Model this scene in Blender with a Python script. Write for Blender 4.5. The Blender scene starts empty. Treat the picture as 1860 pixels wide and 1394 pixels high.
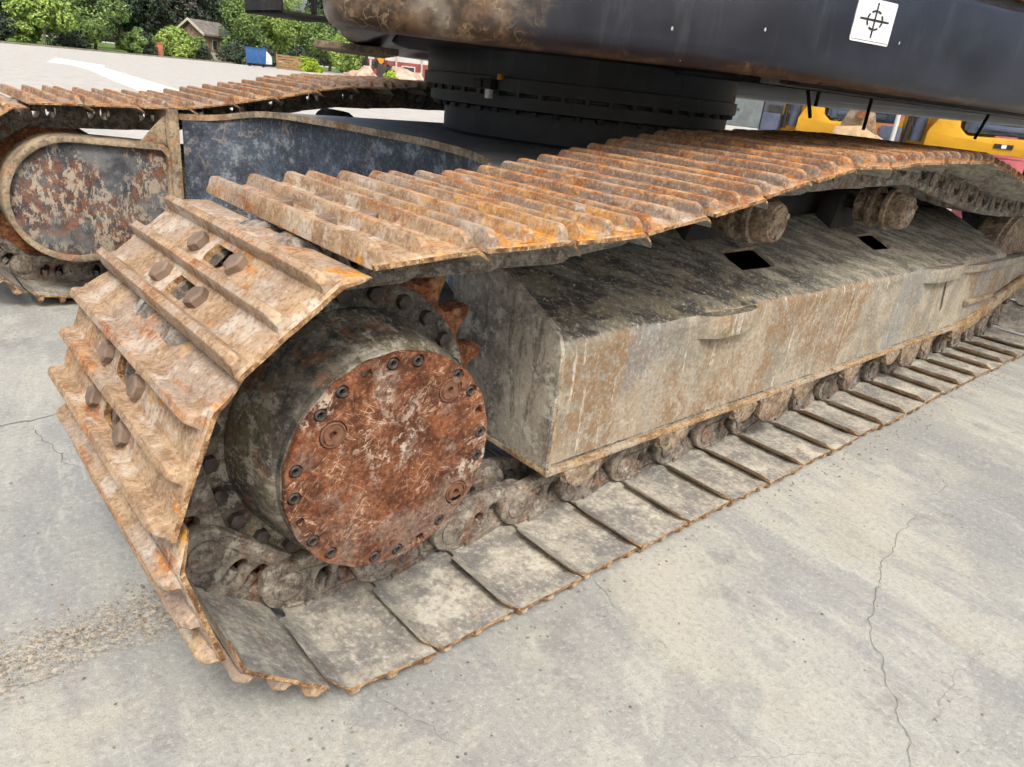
import bpy, bmesh, math, random
from mathutils import Vector, Matrix, noise
R_ = math.radians
scene = bpy.context.scene
COL = scene.collection

# ---------------------------------------------------------------- camera
cam_data = bpy.data.cameras.new('camera')
cam = bpy.data.objects.new('camera', cam_data)
COL.objects.link(cam)
rx = Vector((0.75220737, -0.65097864, 0.1020337))
up = -Vector((-0.17928658, -0.35120493, -0.91897302))
bk = -Vector((0.63406655, 0.67296501, -0.38089068))
cam.matrix_world = Matrix(((rx.x, up.x, bk.x, -0.4410), (rx.y, up.y, bk.y, -0.7964), (rx.z, up.z, bk.z, 0.9899), (0, 0, 0, 1)))
cam_data.sensor_width = 36
cam_data.lens = 25.236
cam_data.clip_start = 0.02
cam_data.clip_end = 3000
scene.camera = cam

# ---------------------------------------------------------------- light
SUN_EL, SUN_AZ = 52.0, 205.0          # azimuth clockwise from +Y; the light comes from behind the viewer
world = bpy.data.worlds.new('World'); scene.world = world; world.use_nodes = True
wn = world.node_tree.nodes; wl = world.node_tree.links
sky = wn.new('ShaderNodeTexSky'); sky.sky_type = 'NISHITA'; sky.sun_disc = False
sky.sun_elevation = R_(SUN_EL); sky.sun_rotation = R_(SUN_AZ)
sky.air_density = 1.0; sky.dust_density = 6.0; sky.ozone_density = 0.2
wn['Background'].inputs['Strength'].default_value = 0.15
wl.new(sky.outputs[0], wn['Background'].inputs['Color'])
sun_data = bpy.data.lights.new('sun', 'SUN'); sun_data.energy = 1.5; sun_data.angle = R_(13); sun_data.color = (1.0, 0.98, 0.915)
sun = bpy.data.objects.new('sun', sun_data); COL.objects.link(sun)
el, az = R_(SUN_EL), R_(SUN_AZ)
sd = Vector((math.sin(az) * math.cos(el), math.cos(az) * math.cos(el), math.sin(el)))
sun.rotation_euler = sd.to_track_quat('Z', 'Y').to_euler()
sun.location = sd * 50
scene.view_settings.view_transform = 'Standard'
scene.view_settings.look = 'None'
scene.view_settings.exposure = 0.62
scene.view_settings.gamma = 1.0

cy = scene.cycles
cy.max_bounces = 5; cy.diffuse_bounces = 3; cy.glossy_bounces = 2; cy.transmission_bounces = 2; cy.caustics_reflective = False; cy.caustics_refractive = False
cy.use_adaptive_sampling = True; cy.adaptive_threshold = 0.05; cy.adaptive_min_samples = 12

# ---------------------------------------------------------------- materials
def lin(r, g, b, k=1.0):
    f = lambda c: ((c / 255 + 0.055) / 1.055) ** 2.4 if c > 10 else c / 255 / 12.92
    return (f(r) * k, f(g) * k, f(b) * k, 1)

class NT:
    """small helper round a node tree"""
    def __init__(s, name, coords='WORLD'):
        s.m = bpy.data.materials.new(name); s.m.use_nodes = True
        s.t = s.m.node_tree; s.n = s.t.nodes; s.l = s.t.links
        s.b = s.n['Principled BSDF']
        if coords == 'WORLD':
            s.vec = s.n.new('ShaderNodeNewGeometry').outputs['Position']
        else:
            tc = s.n.new('ShaderNodeTexCoord').outputs['Object']
            rnd = s.n.new('ShaderNodeObjectInfo').outputs['Random']
            cx = s.n.new('ShaderNodeCombineXYZ')
            for i, k in enumerate((37.0, 61.0, 83.0)):
                s.l.new(s.math('MULTIPLY', rnd, k), cx.inputs[i])
            va = s.n.new('ShaderNodeVectorMath'); va.operation = 'ADD'
            s.l.new(tc, va.inputs[0]); s.l.new(cx.outputs[0], va.inputs[1])
            s.vec = va.outputs[0]; s.obj = tc
    def put(s, sock, val):
        if isinstance(val, bpy.types.NodeSocket): s.l.new(val, sock)
        else: sock.default_value = val
    def math(s, op, a, b=0.0, clamp=False):
        n = s.n.new('ShaderNodeMath'); n.operation = op; n.use_clamp = clamp
        s.put(n.inputs[0], a); s.put(n.inputs[1], b); return n.outputs[0]
    def scale(s, v):
        n = s.n.new('ShaderNodeMapping'); n.inputs['Scale'].default_value = v
        s.l.new(s.vec, n.inputs['Vector']); return n.outputs[0]
    def rotscale(s, rot, v, loc=(0, 0, 0)):
        n = s.n.new('ShaderNodeMapping'); n.vector_type = 'TEXTURE'
        n.inputs['Rotation'].default_value = rot; n.inputs['Scale'].default_value = v; n.inputs['Location'].default_value = loc
        s.l.new(s.vec, n.inputs['Vector']); return n.outputs[0]
    def noise(s, sc, det=4.0, ro=0.6, vec=None, dist=0.0):
        n = s.n.new('ShaderNodeTexNoise'); n.inputs['Scale'].default_value = sc; n.inputs['Detail'].default_value = min(det, 4.0)
        n.inputs['Roughness'].default_value = ro; n.inputs['Distortion'].default_value = dist
        s.l.new(vec or s.vec, n.inputs['Vector']); return n.outputs['Fac']
    def voro(s, sc, feat='F1', vec=None, rand=1.0):
        n = s.n.new('ShaderNodeTexVoronoi'); n.feature = feat; n.inputs['Scale'].default_value = sc; n.inputs['Randomness'].default_value = rand
        s.l.new(vec or s.vec, n.inputs['Vector']); return n.outputs['Distance']
    def step(s, x, a, b):                      # smooth 0..1 between a and b (either order)
        n = s.n.new('ShaderNodeMapRange'); n.interpolation_type = 'SMOOTHSTEP'
        if a <= b:
            n.inputs['From Min'].default_value = a; n.inputs['From Max'].default_value = b
            n.inputs['To Min'].default_value = 0; n.inputs['To Max'].default_value = 1
        else:
            n.inputs['From Min'].default_value = b; n.inputs['From Max'].default_value = a
            n.inputs['To Min'].default_value = 1; n.inputs['To Max'].default_value = 0
        s.put(n.inputs['Value'], x); return n.outputs[0]
    def mix(s, f, a, b, mode='MIX'):
        n = s.n.new('ShaderNodeMix'); n.data_type = 'RGBA'; n.blend_type = mode
        s.put(n.inputs[0], f); s.put(n.inputs[6], a); s.put(n.inputs[7], b); return n.outputs[2]
    def mul(s, *a):
        r = a[0]
        for x in a[1:]: r = s.math('MULTIPLY', r, x)
        return r
    def xyz(s, vec=None):
        n = s.n.new('ShaderNodeSeparateXYZ'); s.l.new(vec or s.vec, n.inputs[0]); return n.outputs
    def attr(s, name):
        n = s.n.new('ShaderNodeAttribute'); n.attribute_type = 'OBJECT'; n.attribute_name = name; return n.outputs['Fac']
    def filament(s, sc, width, det=2.0, vec=None, dist=0.6):
        v = s.noise(sc, det, 0.5, vec, dist)
        return s.step(s.math('ABSOLUTE', s.math('SUBTRACT', v, 0.5)), width, width * 0.25)
    def out(s, col, rough=0.8, metal=0.0, bump=None, bstr=0.4, bdist=0.003, spec=0.3):
        s.put(s.b.inputs['Base Color'], col); s.put(s.b.inputs['Roughness'], rough); s.put(s.b.inputs['Metallic'], metal)
        s.b.inputs['Specular IOR Level'].default_value = spec
        if bump is not None:
            n = s.n.new('ShaderNodeBump'); n.inputs['Strength'].default_value = bstr; n.inputs['Distance'].default_value = bdist
            s.put(n.inputs['Height'], bump); s.l.new(n.outputs[0], s.b.inputs['Normal'])
        return s.m

M = {}
def speckle(n, col, dark, pale, sc=95, kd=.7, kp=.55):
    """fine grain: rust pits and dried dust"""
    a = n.noise(sc, 5, .75)
    col = n.mix(n.mul(n.step(a, .535, .62), kd), col, dark)
    col = n.mix(n.mul(n.step(a, .455, .38), kp), col, pale)
    return col, a
def m_shoe_outer():
    n = NT('shoe_rust', 'OBJ')
    rust = n.attr('rust'); paint = n.attr('paint')
    big = n.noise(7, 3, .6); med = n.noise(20, 4, .7)
    streak = n.noise(9, 4, .65, n.scale((7, 1, 7)))
    o = n.xyz(n.obj)
    top = n.step(o[2], .083, .0865)                       # crown of the bars
    side = n.mul(n.step(o[2], .067, .071), n.math('SUBTRACT', 1.0, top))
    col = n.mix(n.step(med, .36, .64), lin(150, 124, 97, .88), lin(182, 157, 126, .9))
    col = n.mix(n.mul(n.step(n.noise(5, 4, .65), .50, .60), .6), col, lin(156, 144, 134, .9))
    thr = n.math('ADD', n.math('ADD', n.mul(streak, .6), n.mul(big, .5)), n.math('ADD', n.mul(n.math('SUBTRACT', rust, .5), .16), n.mul(top, .03)))
    omask = n.mul(n.step(thr, .51, .64), n.step(n.noise(60, 4, .75), .34, .56))
    col = n.mix(n.mul(omask, .85), col, n.mix(n.step(med, .44, .58), lin(148, 84, 40, .88), lin(196, 130, 60, .88)))
    pale = n.mul(n.step(n.math('SUBTRACT', n.noise(11, 4, .7), n.mul(rust, .10)), .50, .60), n.math('SUBTRACT', 1.0, n.mul(top, .7)))
    col = n.mix(n.mul(pale, .65), col, lin(200, 192, 178, .9))
    bare = n.mul(side, n.step(n.math('ADD', n.noise(13, 4, .7, n.scale((2.5, 1, 2.5))), n.mul(rust, .10)), .50, .60), n.step(rust, .15, .6))
    col = n.mix(n.mul(bare, .7), col, lin(120, 110, 102, .85))
    pm = n.mul(n.step(n.math('ADD', n.noise(8, 3, .5, n.scale((1.6, 1, 1))), n.mul(n.math('SUBTRACT', paint, 1.0), .25)), .48, .54), n.step(n.noise(46, 4, .75), .40, .52), n.step(paint, .05, .1))
    ymask = n.mul(pm, n.math('SUBTRACT', 1.0, n.mul(top, .75)), n.math('SUBTRACT', 1.0, n.mul(side, .45)), n.step(n.math('ADD', o[1], n.mul(n.math('SUBTRACT', big, .5), .5)), -.06, .10))
    col = n.mix(n.mul(ymask, .9), col, n.mix(n.step(med, .4, .6), lin(188, 124, 36, .9), lin(212, 156, 52, .9)))
    col, a = speckle(n, col, lin(100, 70, 52, .82), lin(216, 198, 176, .88), 135, .48, .36)
    return n.out(col, .88, 0, n.math('ADD', a, n.mul(med, .4)), .45, .004, .2)
def m_shoe_inner():
    n = NT('shoe_inner_grey', 'OBJ')
    med = n.noise(11, 5, .7); streak = n.noise(10, 4, .65, n.scale((6, 1.2, 6)))
    col = n.mix(n.step(med, .38, .62), lin(128, 127, 124, .86), lin(172, 168, 155, .88))
    col = n.mix(n.mul(n.step(streak, .5, .64), .5), col, lin(124, 120, 117, .86))
    col = n.mix(n.mul(n.step(n.noise(8, 5, .7), .55, .65), .65), col, lin(198, 195, 180, .9))
    col = n.mix(n.mul(n.step(n.noise(20, 5, .75), .58, .68), .45), col, lin(138, 104, 74, .8))
    col, a = speckle(n, col, lin(104, 97, 90, .8), lin(214, 211, 198, .88), 90, .42, .4)
    return n.out(col, .82, 0, n.math('ADD', n.mul(a, .7), med), .6, .004, .22)
def m_edge():
    n = NT('shoe_edge_rust', 'OBJ')
    med = n.noise(30, 4, .7)
    col = n.mix(n.step(med, .4, .6), lin(116, 84, 56, .86), lin(172, 140, 102, .88))
    col, a = speckle(n, col, lin(78, 54, 40, .8), lin(222, 196, 152, .85), 80, .7, .6)
    return n.out(col, .9, 0, n.math('ADD', a, med), .9, .005, .2)
def m_link():
    n = NT('link_steel', 'OBJ')
    med = n.noise(26, 5, .7)
    col = n.mix(n.step(med, .38, .62), lin(98, 90, 82, .88), lin(146, 138, 126, .88))
    col = n.mix(n.mul(n.step(n.noise(15, 4, .65), .52, .64), .6), col, lin(132, 88, 60, .82))
    col = n.mix(n.mul(n.step(n.noise(34, 5, .75), .54, .64), .7), col, lin(178, 174, 162, .88))
    col, a = speckle(n, col, lin(54, 48, 44, .8), lin(190, 184, 172, .85), 110, .6, .3)
    return n.out(col, .78, .05, n.math('ADD', n.mul(a, .7), n.mul(med, .5)), .4, .003, .35)
def m_rust(name='sprocket_rust'):
    n = NT(name)
    med = n.noise(26, 5, .7)
    col = n.mix(n.step(med, .38, .62), lin(106, 64, 44, .88), lin(152, 96, 62, .88))
    col = n.mix(n.mul(n.step(n.noise(18, 5, .7), .52, .64), .6), col, lin(182, 142, 100, .85))
    col, a = speckle(n, col, lin(58, 40, 32, .8), lin(200, 166, 128, .85), 100, .6, .3)
    return n.out(col, .88, 0, n.math('ADD', a, med), .8, .005, .2)
def m_cover():
    n = NT('cover_red_rust')
    med = n.noise(20, 6, .72)
    col = n.mix(n.step(med, .38, .64), lin(84, 50, 33, .88), lin(130, 82, 54, .88))
    col = n.mix(n.mul(n.step(n.noise(13, 5, .7), .52, .64), .65), col, lin(126, 108, 96, .88))
    scr = None
    for ang, sc, w, th in ((32, 22, .012, .47), (-58, 19, .010, .48), (71, 27, .012, .5), (8, 24, .009, .5)):
        v = n.rotscale((0, R_(ang), 0), (.16, 1, 1))
        q = n.mul(n.filament(sc / 3.2, w, 3, v, .25), n.step(n.noise(8 + sc * .11, 3, .6), th, th + .1))
        scr = q if scr is None else n.math('MAXIMUM', scr, q)
    scr = n.mul(scr, n.step(n.noise(70, 3, .7), .36, .56))
    col = n.mix(n.mul(scr, .75), col, lin(206, 176, 150, .88))
    spot = n.mul(n.step(n.noise(36, 5, .75), .50, .58), n.step(n.noise(6.5, 2, .5), .52, .62))
    col = n.mix(n.mul(spot, .7), col, lin(206, 194, 178, .9))
    low = n.mul(n.step(n.xyz()[2], .36, .26), n.step(n.noise(14, 5, .7), .40, .56))      # mud thrown up from the chain
    col = n.mix(n.mul(low, .6), col, lin(126, 112, 102, .85))
    col, a = speckle(n, col, lin(64, 38, 28, .8), lin(190, 150, 122, .85), 120, .65, .3)
    return n.out(col, .82, 0, n.math('ADD', n.math('ADD', n.mul(a, .6), med), n.mul(scr, -.4)), .7, .004, .22)
def m_drum():
    n = NT('drive_housing_dark')
    med = n.noise(13, 6, .72)
    col = n.mix(n.step(med, .38, .64), lin(60, 59, 57, .88), lin(108, 102, 90, .88))
    col = n.mix(n.mul(n.step(n.noise(4.5, 4, .6), .47, .58), .6), col, lin(112, 104, 80, .88))
    dust = n.mul(n.step(n.noise(26, 6, .78, n.scale((1, .5, 1))), .49, .6), n.step(n.noise(5, 3, .5), .42, .56))
    col = n.mix(n.mul(dust, .75), col, lin(176, 171, 158, .88))
    col = n.mix(n.mul(n.step(n.noise(16, 5, .7), .57, .64), .6), col, lin(122, 80, 54, .82))
    col, a = speckle(n, col, lin(38, 36, 34, .8), lin(168, 162, 148, .85), 100, .55, .3)
    return n.out(col, .78, 0, n.math('ADD', n.mul(a, .6), med), .6, .004, .28)
def m_frame():
    n = NT('frame_paint_worn')
    x = n.xyz()
    med = n.noise(8, 6, .72)
    col = n.mix(n.step(med, .38, .62), lin(140, 134, 120, .87), lin(170, 161, 143, .88))
    vst = n.noise(8, 6, .72, n.scale((4, 4, .8)))                    # runs down the wall
    col = n.mix(n.mul(n.step(vst, .52, .64), .45), col, lin(112, 110, 104, .84))
    rb = n.mul(n.step(n.noise(2.6, 4, .6), .46, .56), n.step(n.noise(30, 6, .78), .38, .54))
    col = n.mix(n.mul(rb, .8), col, lin(140, 112, 82, .86))
    col = n.mix(n.mul(n.step(n.noise(2.2, 3, .55, n.scale((1.6, 1, .4))), .54, .62), .55), col, lin(132, 136, 138, .88))
    col = n.mix(n.mul(n.step(n.noise(3.7, 4, .6), .53, .63), .5), col, lin(172, 164, 146, .88))
    wst = n.mul(n.step(n.noise(7, 6, .75, n.scale((5, 5, .5))), .57, .66), n.step(n.noise(60, 4, .75), .4, .56))
    col = n.mix(n.mul(wst, .75), col, lin(208, 205, 194, .9))
    # sloped top: old oil and dried mud
    geo = n.n.new('ShaderNodeNewGeometry'); nz = n.xyz(geo.outputs['Normal'])[2]
    top = n.step(n.math('ADD', nz, n.mul(n.math('SUBTRACT', n.noise(30, 5, .75), .5), .6)), .55, .80)
    tst = n.noise(8, 6, .75, n.rotscale((0, 0, R_(62)), (.3, 1.3, 1)))
    oil = n.mix(n.step(tst, .42, .62), lin(58, 58, 55, .86), lin(120, 117, 106, .87))
    oil = n.mix(n.mul(n.step(n.noise(11, 6, .75), .50, .60), .7), oil, lin(122, 113, 92, .86))
    oil = n.mix(n.mul(n.step(n.noise(60, 3, .6), .64, .70), .7), oil, lin(190, 188, 178, .9))
    gone = n.step(n.math('ADD', n.mul(x[0], .28), n.noise(6, 5, .7)), .80, 1.10)
    oil = n.mix(n.mul(gone, .8), oil, n.mix(n.step(tst, .42, .6), lin(102, 101, 94, .86), lin(154, 149, 134, .88)))
    col = n.mix(top, col, oil)
    col, a = speckle(n, col, lin(88, 76, 62, .8), lin(208, 201, 184, .88), 95, .36, .26)
    return n.out(col, .85, 0, n.math('ADD', n.math('ADD', n.mul(a, .6), med), n.mul(n.noise(50, 4, .75), .6)), .7, .006, .22)
def m_end():
    n = NT('end_plate_mud')
    med = n.noise(9, 6, .72)
    vst = n.noise(8, 6, .72, n.scale((4, 4, .7)))
    col = n.mix(n.step(med, .38, .60), lin(120, 114, 103, .86), lin(166, 158, 144, .88))
    col = n.mix(n.mul(n.step(vst, .53, .63), .55), col, lin(72, 68, 60, .82))
    col = n.mix(n.mul(n.step(n.noise(20, 6, .78), .53, .62), .65), col, lin(192, 191, 178, .9))
    col = n.mix(n.mul(n.step(n.noise(7, 4, .6), .54, .64), .6), col, lin(132, 98, 66, .84))
    col, a = speckle(n, col, lin(70, 62, 52, .8), lin(198, 192, 176, .86), 95, .42, .28)
    return n.out(col, .87, 0, n.math('ADD', a, med), .6, .005, .2)
def m_flange():
    n = NT('flange_edge_rust')
    med = n.noise(14, 5, .72)
    col = n.mix(n.step(med, .4, .6), lin(138, 108, 78, .86), lin(176, 150, 116, .88))
    col = n.mix(n.mul(n.step(n.noise(8, 5, .7), .50, .60), .75), col, lin(172, 165, 150, .88))
    col, a = speckle(n, col, lin(86, 62, 44, .8), lin(206, 190, 160, .86), 95, .65, .4)
    return n.out(col, .88, 0, n.math('ADD', a, med), .7, .005, .2)
def m_black(name, a, b, dust, rough, chips=True, rustlow=False):
    n = NT(name)
    x = n.xyz()
    med = n.noise(5, 6, .65); fine = n.noise(110, 3, .7)
    col = n.mix(n.step(med, .36, .64), a, b)
    vst = n.noise(5, 5, .7, n.scale((4, 4, .6)))
    col = n.mix(n.mul(n.step(vst, .54, .72), dust), col, lin(92, 94, 100, .8))
    if rustlow:
        # dried mud and rust along the underside and over the worn rear corner
        low = n.math('SUBTRACT', 1.0, n.step(n.math('ADD', x[2], n.mul(n.math('SUBTRACT', n.noise(9, 5, .7), .5), .10)), 1.058, 1.085))
        cor = n.math('SUBTRACT', 1.0, n.step(n.math('ADD', x[0], n.mul(n.math('SUBTRACT', n.noise(8, 5, .7), .5), .16)), .66, .74))
        dirt = n.math('MAXIMUM', low, cor)
        fil = n.mul(n.filament(40, .05, 3, None, .4), n.step(n.noise(11, 3, .6), .46, .58))
        dc = n.mix(n.step(n.noise(12, 6, .75), .42, .60), lin(62, 52, 43, .85), lin(106, 86, 66, .88))
        dc = n.mix(n.mul(cor, n.step(n.noise(5, 4, .6), .45, .58), .8), dc, lin(128, 122, 112, .88))
        dc = n.mix(n.mul(fil, .45), dc, lin(176, 158, 128, .86))
        dc = n.mix(n.mul(n.step(n.noise(30, 5, .75), .54, .66), .5), dc, lin(46, 41, 38, .8))
        col = n.mix(n.mul(dirt, .94), col, dc)
    if chips:
        v = n.voro(22, 'F1', n.scale((1, 1, .6)))
        ch = n.mul(n.step(v, .062, .04), n.step(n.noise(4, 2, .5), .46, .52))
        col = n.mix(n.mul(ch, .85), col, lin(196, 200, 206, .85))
    return n.out(col, n.math('ADD', n.mul(med, .3), rough), 0, n.math('ADD', n.mul(fine, .4), med), .15, .003, .45)
def m_plate_blue():
    n = NT('carbody_plate_blue')
    med = n.noise(6, 6, .72)
    col = n.mix(n.step(med, .36, .64), lin(46, 52, 62, .88), lin(80, 90, 104, .88))
    fil = n.mul(n.filament(7, .014, 5, None, .5), n.step(n.noise(4, 3, .5), .44, .6))
    col = n.mix(n.mul(n.step(n.noise(12, 6, .78), .51, .62), .6), col, lin(146, 154, 162, .88))
    col = n.mix(n.mul(fil, .4), col, lin(168, 148, 116, .85))
    col, a = speckle(n, col, lin(34, 38, 44, .8), lin(150, 156, 162, .85), 80, .45, .25)
    return n.out(col, .62, 0, n.math('ADD', n.mul(a, .5), med), .4, .004, .38)
def m_oval():
    n = NT('motor_cover_flaked')
    med = n.noise(9, 6, .74); x = n.xyz()
    col = n.mix(n.step(med, .38, .62), lin(66, 69, 76, .88), lin(112, 114, 116, .88))
    low = n.step(x[2], .66, .42)
    rr = n.mul(n.step(n.math('ADD', n.noise(4.2, 5, .7), n.mul(low, .08)), .49, .58), n.step(n.noise(36, 6, .78), .40, .54))
    col = n.mix(n.mul(rr, .8), col, n.mix(n.step(n.noise(22, 5, .7), .42, .6), lin(92, 60, 42, .88), lin(140, 88, 56, .88)))
    fl = n.mul(n.step(n.math('ADD', n.noise(30, 8, .82, n.scale((1.3, 1, .7))), n.mul(low, .05)), .54, .60), n.step(n.noise(4, 4, .6), .38, .52))
    col = n.mix(n.mul(fl, .62), col, lin(188, 178, 160, .9))
    return n.out(col, .78, 0, n.math('ADD', n.mul(fl, .6), med), .6, .005, .28)
def m_dusty():
    n = NT('dusty_tan_steel')
    med = n.noise(9, 6, .72)
    col = n.mix(n.step(med, .38, .62), lin(120, 107, 92, .88), lin(172, 156, 132, .88))
    col = n.mix(n.mul(n.step(n.noise(7, 5, .7), .53, .63), .6), col, lin(154, 106, 70, .86))
    col, a = speckle(n, col, lin(66, 57, 48, .8), lin(200, 186, 160, .86), 90, .55, .3)
    return n.out(col, .86, 0, n.math('ADD', a, med), .55, .005, .22)
def m_roller():
    n = NT('roller_brown')
    med = n.noise(22, 6, .72)
    col = n.mix(n.step(med, .38, .62), lin(104, 88, 74, .88), lin(154, 134, 112, .88))
    col = n.mix(n.mul(n.step(n.noise(36, 6, .75), .52, .62), .65), col, lin(176, 166, 148, .88))
    col, a = speckle(n, col, lin(54, 44, 38, .8), lin(196, 182, 160, .86), 100, .55, .3)
    return n.out(col, .78, .05, n.math('ADD', a, n.mul(med, .5)), .4, .004, .3)
def m_plain(name, c, rough=.6, var=.25, sc=8, spec=.4, metal=0.0, coords='WORLD', bump=.2):
    n = NT(name, coords)
    med = n.noise(sc, 4, .6)
    d = tuple(v * (1 - var) for v in c[:3]) + (1,)
    u = tuple(min(1, v * (1 + var * .6)) for v in c[:3]) + (1,)
    return n.out(n.mix(n.step(med, .3, .7), d, u), rough, metal, med, bump, .004, spec)
def m_leaf(name, a, b, c):
    n = NT(name)
    v = n.voro(1.6); med = n.noise(.7, 3, .6); fine = n.noise(5, 2, .5)
    col = n.mix(n.step(med, .38, .62), a, b)
    col = n.mix(n.mul(n.step(fine, .5, .66), .7), col, c)
    m = n.out(col, .7, 0, None, spec=.2)
    return m
def m_ground():
    n = NT('concrete_yard')
    x = n.xyz()
    big = n.noise(1.1, 4, .6); med = n.noise(5, 5, .7)
    st = n.noise(2.4, 6, .7, n.rotscale((0, 0, R_(84)), (2.6, .8, 1)))
    st2 = n.noise(9, 6, .75, n.rotscale((0, 0, R_(80)), (2.8, .7, 1)))
    col = n.mix(n.step(big, .36, .62), lin(164, 167, 162, .81), lin(181, 182, 174, .81))
    col = n.mix(n.mul(n.step(st, .47, .58), .6), col, lin(150, 154, 155, .80))
    col = n.mix(n.mul(n.step(st2, .54, .64), .45), col, lin(196, 198, 189, .80))
    col = n.mix(n.mul(n.step(st2, .46, .37), .45), col, lin(150, 150, 149, .8))
    col = n.mix(n.mul(n.step(n.noise(2.1, 5, .65), .55, .65), .5), col, lin(182, 179, 165, .79))
    col = n.mix(n.mul(n.step(n.noise(3.3, 6, .75), .58, .67), .45), col, lin(130, 130, 127, .8))
    col = n.mix(n.mul(n.step(n.noise(1.25, 4, .6, n.rotscale((0, 0, R_(40)), (1.5, .8, 1))), .535, .555), .38), col, lin(146, 149, 147, .80))
    col = n.mix(n.mul(n.step(n.noise(1.9, 4, .65), .58, .61), .35), col, lin(196, 194, 182, .80))
    oilm = n.mul(n.step(n.voro(1.7), .16, .05), n.step(n.noise(14, 4, .7), .38, .58))
    col = n.mix(n.mul(oilm, .5), col, lin(118, 114, 104, .8))
    # crumbled strip running under the front of the chain
    w = n.math('ADD', n.math('SUBTRACT', x[1], n.mul(x[0], .07)), n.mul(n.noise(7, 5, .75), .22))
    band = n.mul(n.step(n.math('ABSOLUTE', n.math('SUBTRACT', w, .545)), .11, .02), n.step(x[0], .12, -.05), n.step(x[0], -1.6, -1.2))
    bandt = n.mul(band, n.step(n.noise(45, 5, .78), .38, .54))
    col = n.mix(n.mul(bandt, .75), col, n.mix(n.step(n.noise(110, 3, .7), .42, .58), lin(128, 116, 100, .8), lin(198, 188, 170, .84)))
    pit = n.mul(n.step(n.voro(26), .10, .05), n.step(n.noise(3.1, 3, .5), .50, .60))
    col = n.mix(n.mul(pit, .75), col, lin(104, 102, 95, .8))
    col, a = speckle(n, col, lin(124, 122, 114, .8), lin(206, 205, 196, .84), 80, .28, .32)
    col = n.mix(n.mul(n.step(x[1], 5.2, 6.4), .75), col, n.mix(n.step(st, .4, .6), lin(190, 187, 179, .85), lin(203, 199, 191, .85)))     # far yard paler: its overexposed brightness is put into the colour
    grit = n.noise(260, 3, .75)
    col = n.mix(n.mul(n.step(grit, .56, .66), .4), col, lin(108, 105, 97, .8))
    h = n.math('ADD', n.math('ADD', n.mul(a, .6), n.mul(grit, .25)), n.math('ADD', n.mul(med, 1.2), n.mul(bandt, -.8)))
    h = n.math('SUBTRACT', h, n.mul(pit, .8))
    return n.out(col, .92, 0, h, .6, .006, .18)

M['shoe'] = m_shoe_outer(); M['shoe_in'] = m_shoe_inner(); M['edge'] = m_edge(); M['link'] = m_link()
M['rust'] = m_rust(); M['cover'] = m_cover(); M['drum'] = m_drum(); M['frame'] = m_frame(); M['end'] = m_end(); M['flange'] = m_flange()
M['upper'] = m_black('upper_black_paint', lin(22, 26, 36, .9), lin(36, 40, 51, .9), .2, .18, True, True)
M['under'] = m_black('underside_black', lin(26, 26, 27, .9), lin(48, 45, 42, .9), .25, .55, False)
M['swing'] = m_black('swing_black', lin(26, 28, 34, .9), lin(46, 48, 54, .9), .25, .35, False)
M['deck'] = m_black('carbody_deck_grey', lin(116, 117, 118, .9), lin(146, 145, 142, .9), .3, .45, False)
M['blue'] = m_plate_blue(); M['oval'] = m_oval(); M['dusty'] = m_dusty(); M['roller'] = m_roller()
M['bolt'] = m_plain('bolt_steel', lin(128, 110, 96, .85), .75, .3, 25, .3, 0, 'OBJ', .3)
M['boltdark'] = m_plain('bolt_dark', lin(74, 66, 62, .85), .7, .4, 60, .4, .1, 'WORLD', .4)
M['plug'] = m_plain('plug_brown', lin(124, 88, 68, .85), .75, .45, 60, .3, .1, 'WORLD', .5)
M['white'] = m_plain('sticker_white', lin(228, 230, 232, .88), .45, .12, 26, .4, 0, 'WORLD', 0)
M['ink'] = m_plain('sticker_ink', lin(40, 40, 44), .5, .1, 20, .3, 0, 'WORLD', 0)
M['stripe'] = m_plain('orange_stripe', lin(206, 128, 34, .9), .45, .2, 20)
M['panel'] = m_plain('upper_panel_grey', lin(120, 128, 140, .85), .5, .2, 10)
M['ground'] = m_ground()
M['paint'] = m_plain('road_paint_white', lin(240, 240, 238, .95), .7, .08, 6, .3, 0, 'WORLD', .1)
M['crack'] = m_plain('crack_dark', lin(136, 134, 125, .8), .95, .45, 45, .1, 0, 'WORLD', .5)
M['grass'] = m_plain('lawn_grass', lin(104, 128, 62, .8), .9, .45, 1.2, .15, 0, 'WORLD', .6)
M['kerb'] = m_plain('kerb_stone', lin(158, 152, 138, .8), .9, .25, 3, .2)

# ---------------------------------------------------------------- helpers
S, G = 0.19, 0.034            # one chain pitch in metres; height of the shoe plates above the yard
def T(x, y, z): return Vector((x * S, y * S, z * S + G))
WM = {}
def link_obj(name, mesh, parent=None, mw=None):
    o = bpy.data.objects.new(name, mesh); COL.objects.link(o)
    mw = mw or Matrix.Identity(4); WM[o] = mw
    if parent is not None:
        o.parent = parent; o.matrix_parent_inverse = WM[parent].inverted()
    o.matrix_basis = mw
    return o
def tag(o, label=None, cat=None, group=None, kind=None):
    if label: o['label'] = label
    if cat: o['category'] = cat
    if group: o['group'] = group
    if kind: o['kind'] = kind
    return o
def thing(name, loc, label, cat, group=None, rz=0.0):
    o = link_obj(name, None, None, Matrix.Translation(loc) @ Matrix.Rotation(rz, 4, 'Z'))
    o.empty_display_size = .2
    return tag(o, label, cat, group)
def mesh_of(name, verts, faces, mats, idx=None, smooth=False, recalc=True):
    me = bpy.data.meshes.new(name); me.from_pydata([tuple(v) for v in verts], [], faces)
    for m in (mats if isinstance(mats, (list, tuple)) else [mats]): me.materials.append(m)
    if idx: me.polygons.foreach_set('material_index', idx)
    if recalc:
        bm = bmesh.new(); bm.from_mesh(me); bmesh.ops.recalc_face_normals(bm, faces=bm.faces); bm.to_mesh(me); bm.free()
    if smooth: smooth_mesh(me)
    me.update(); return me
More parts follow.
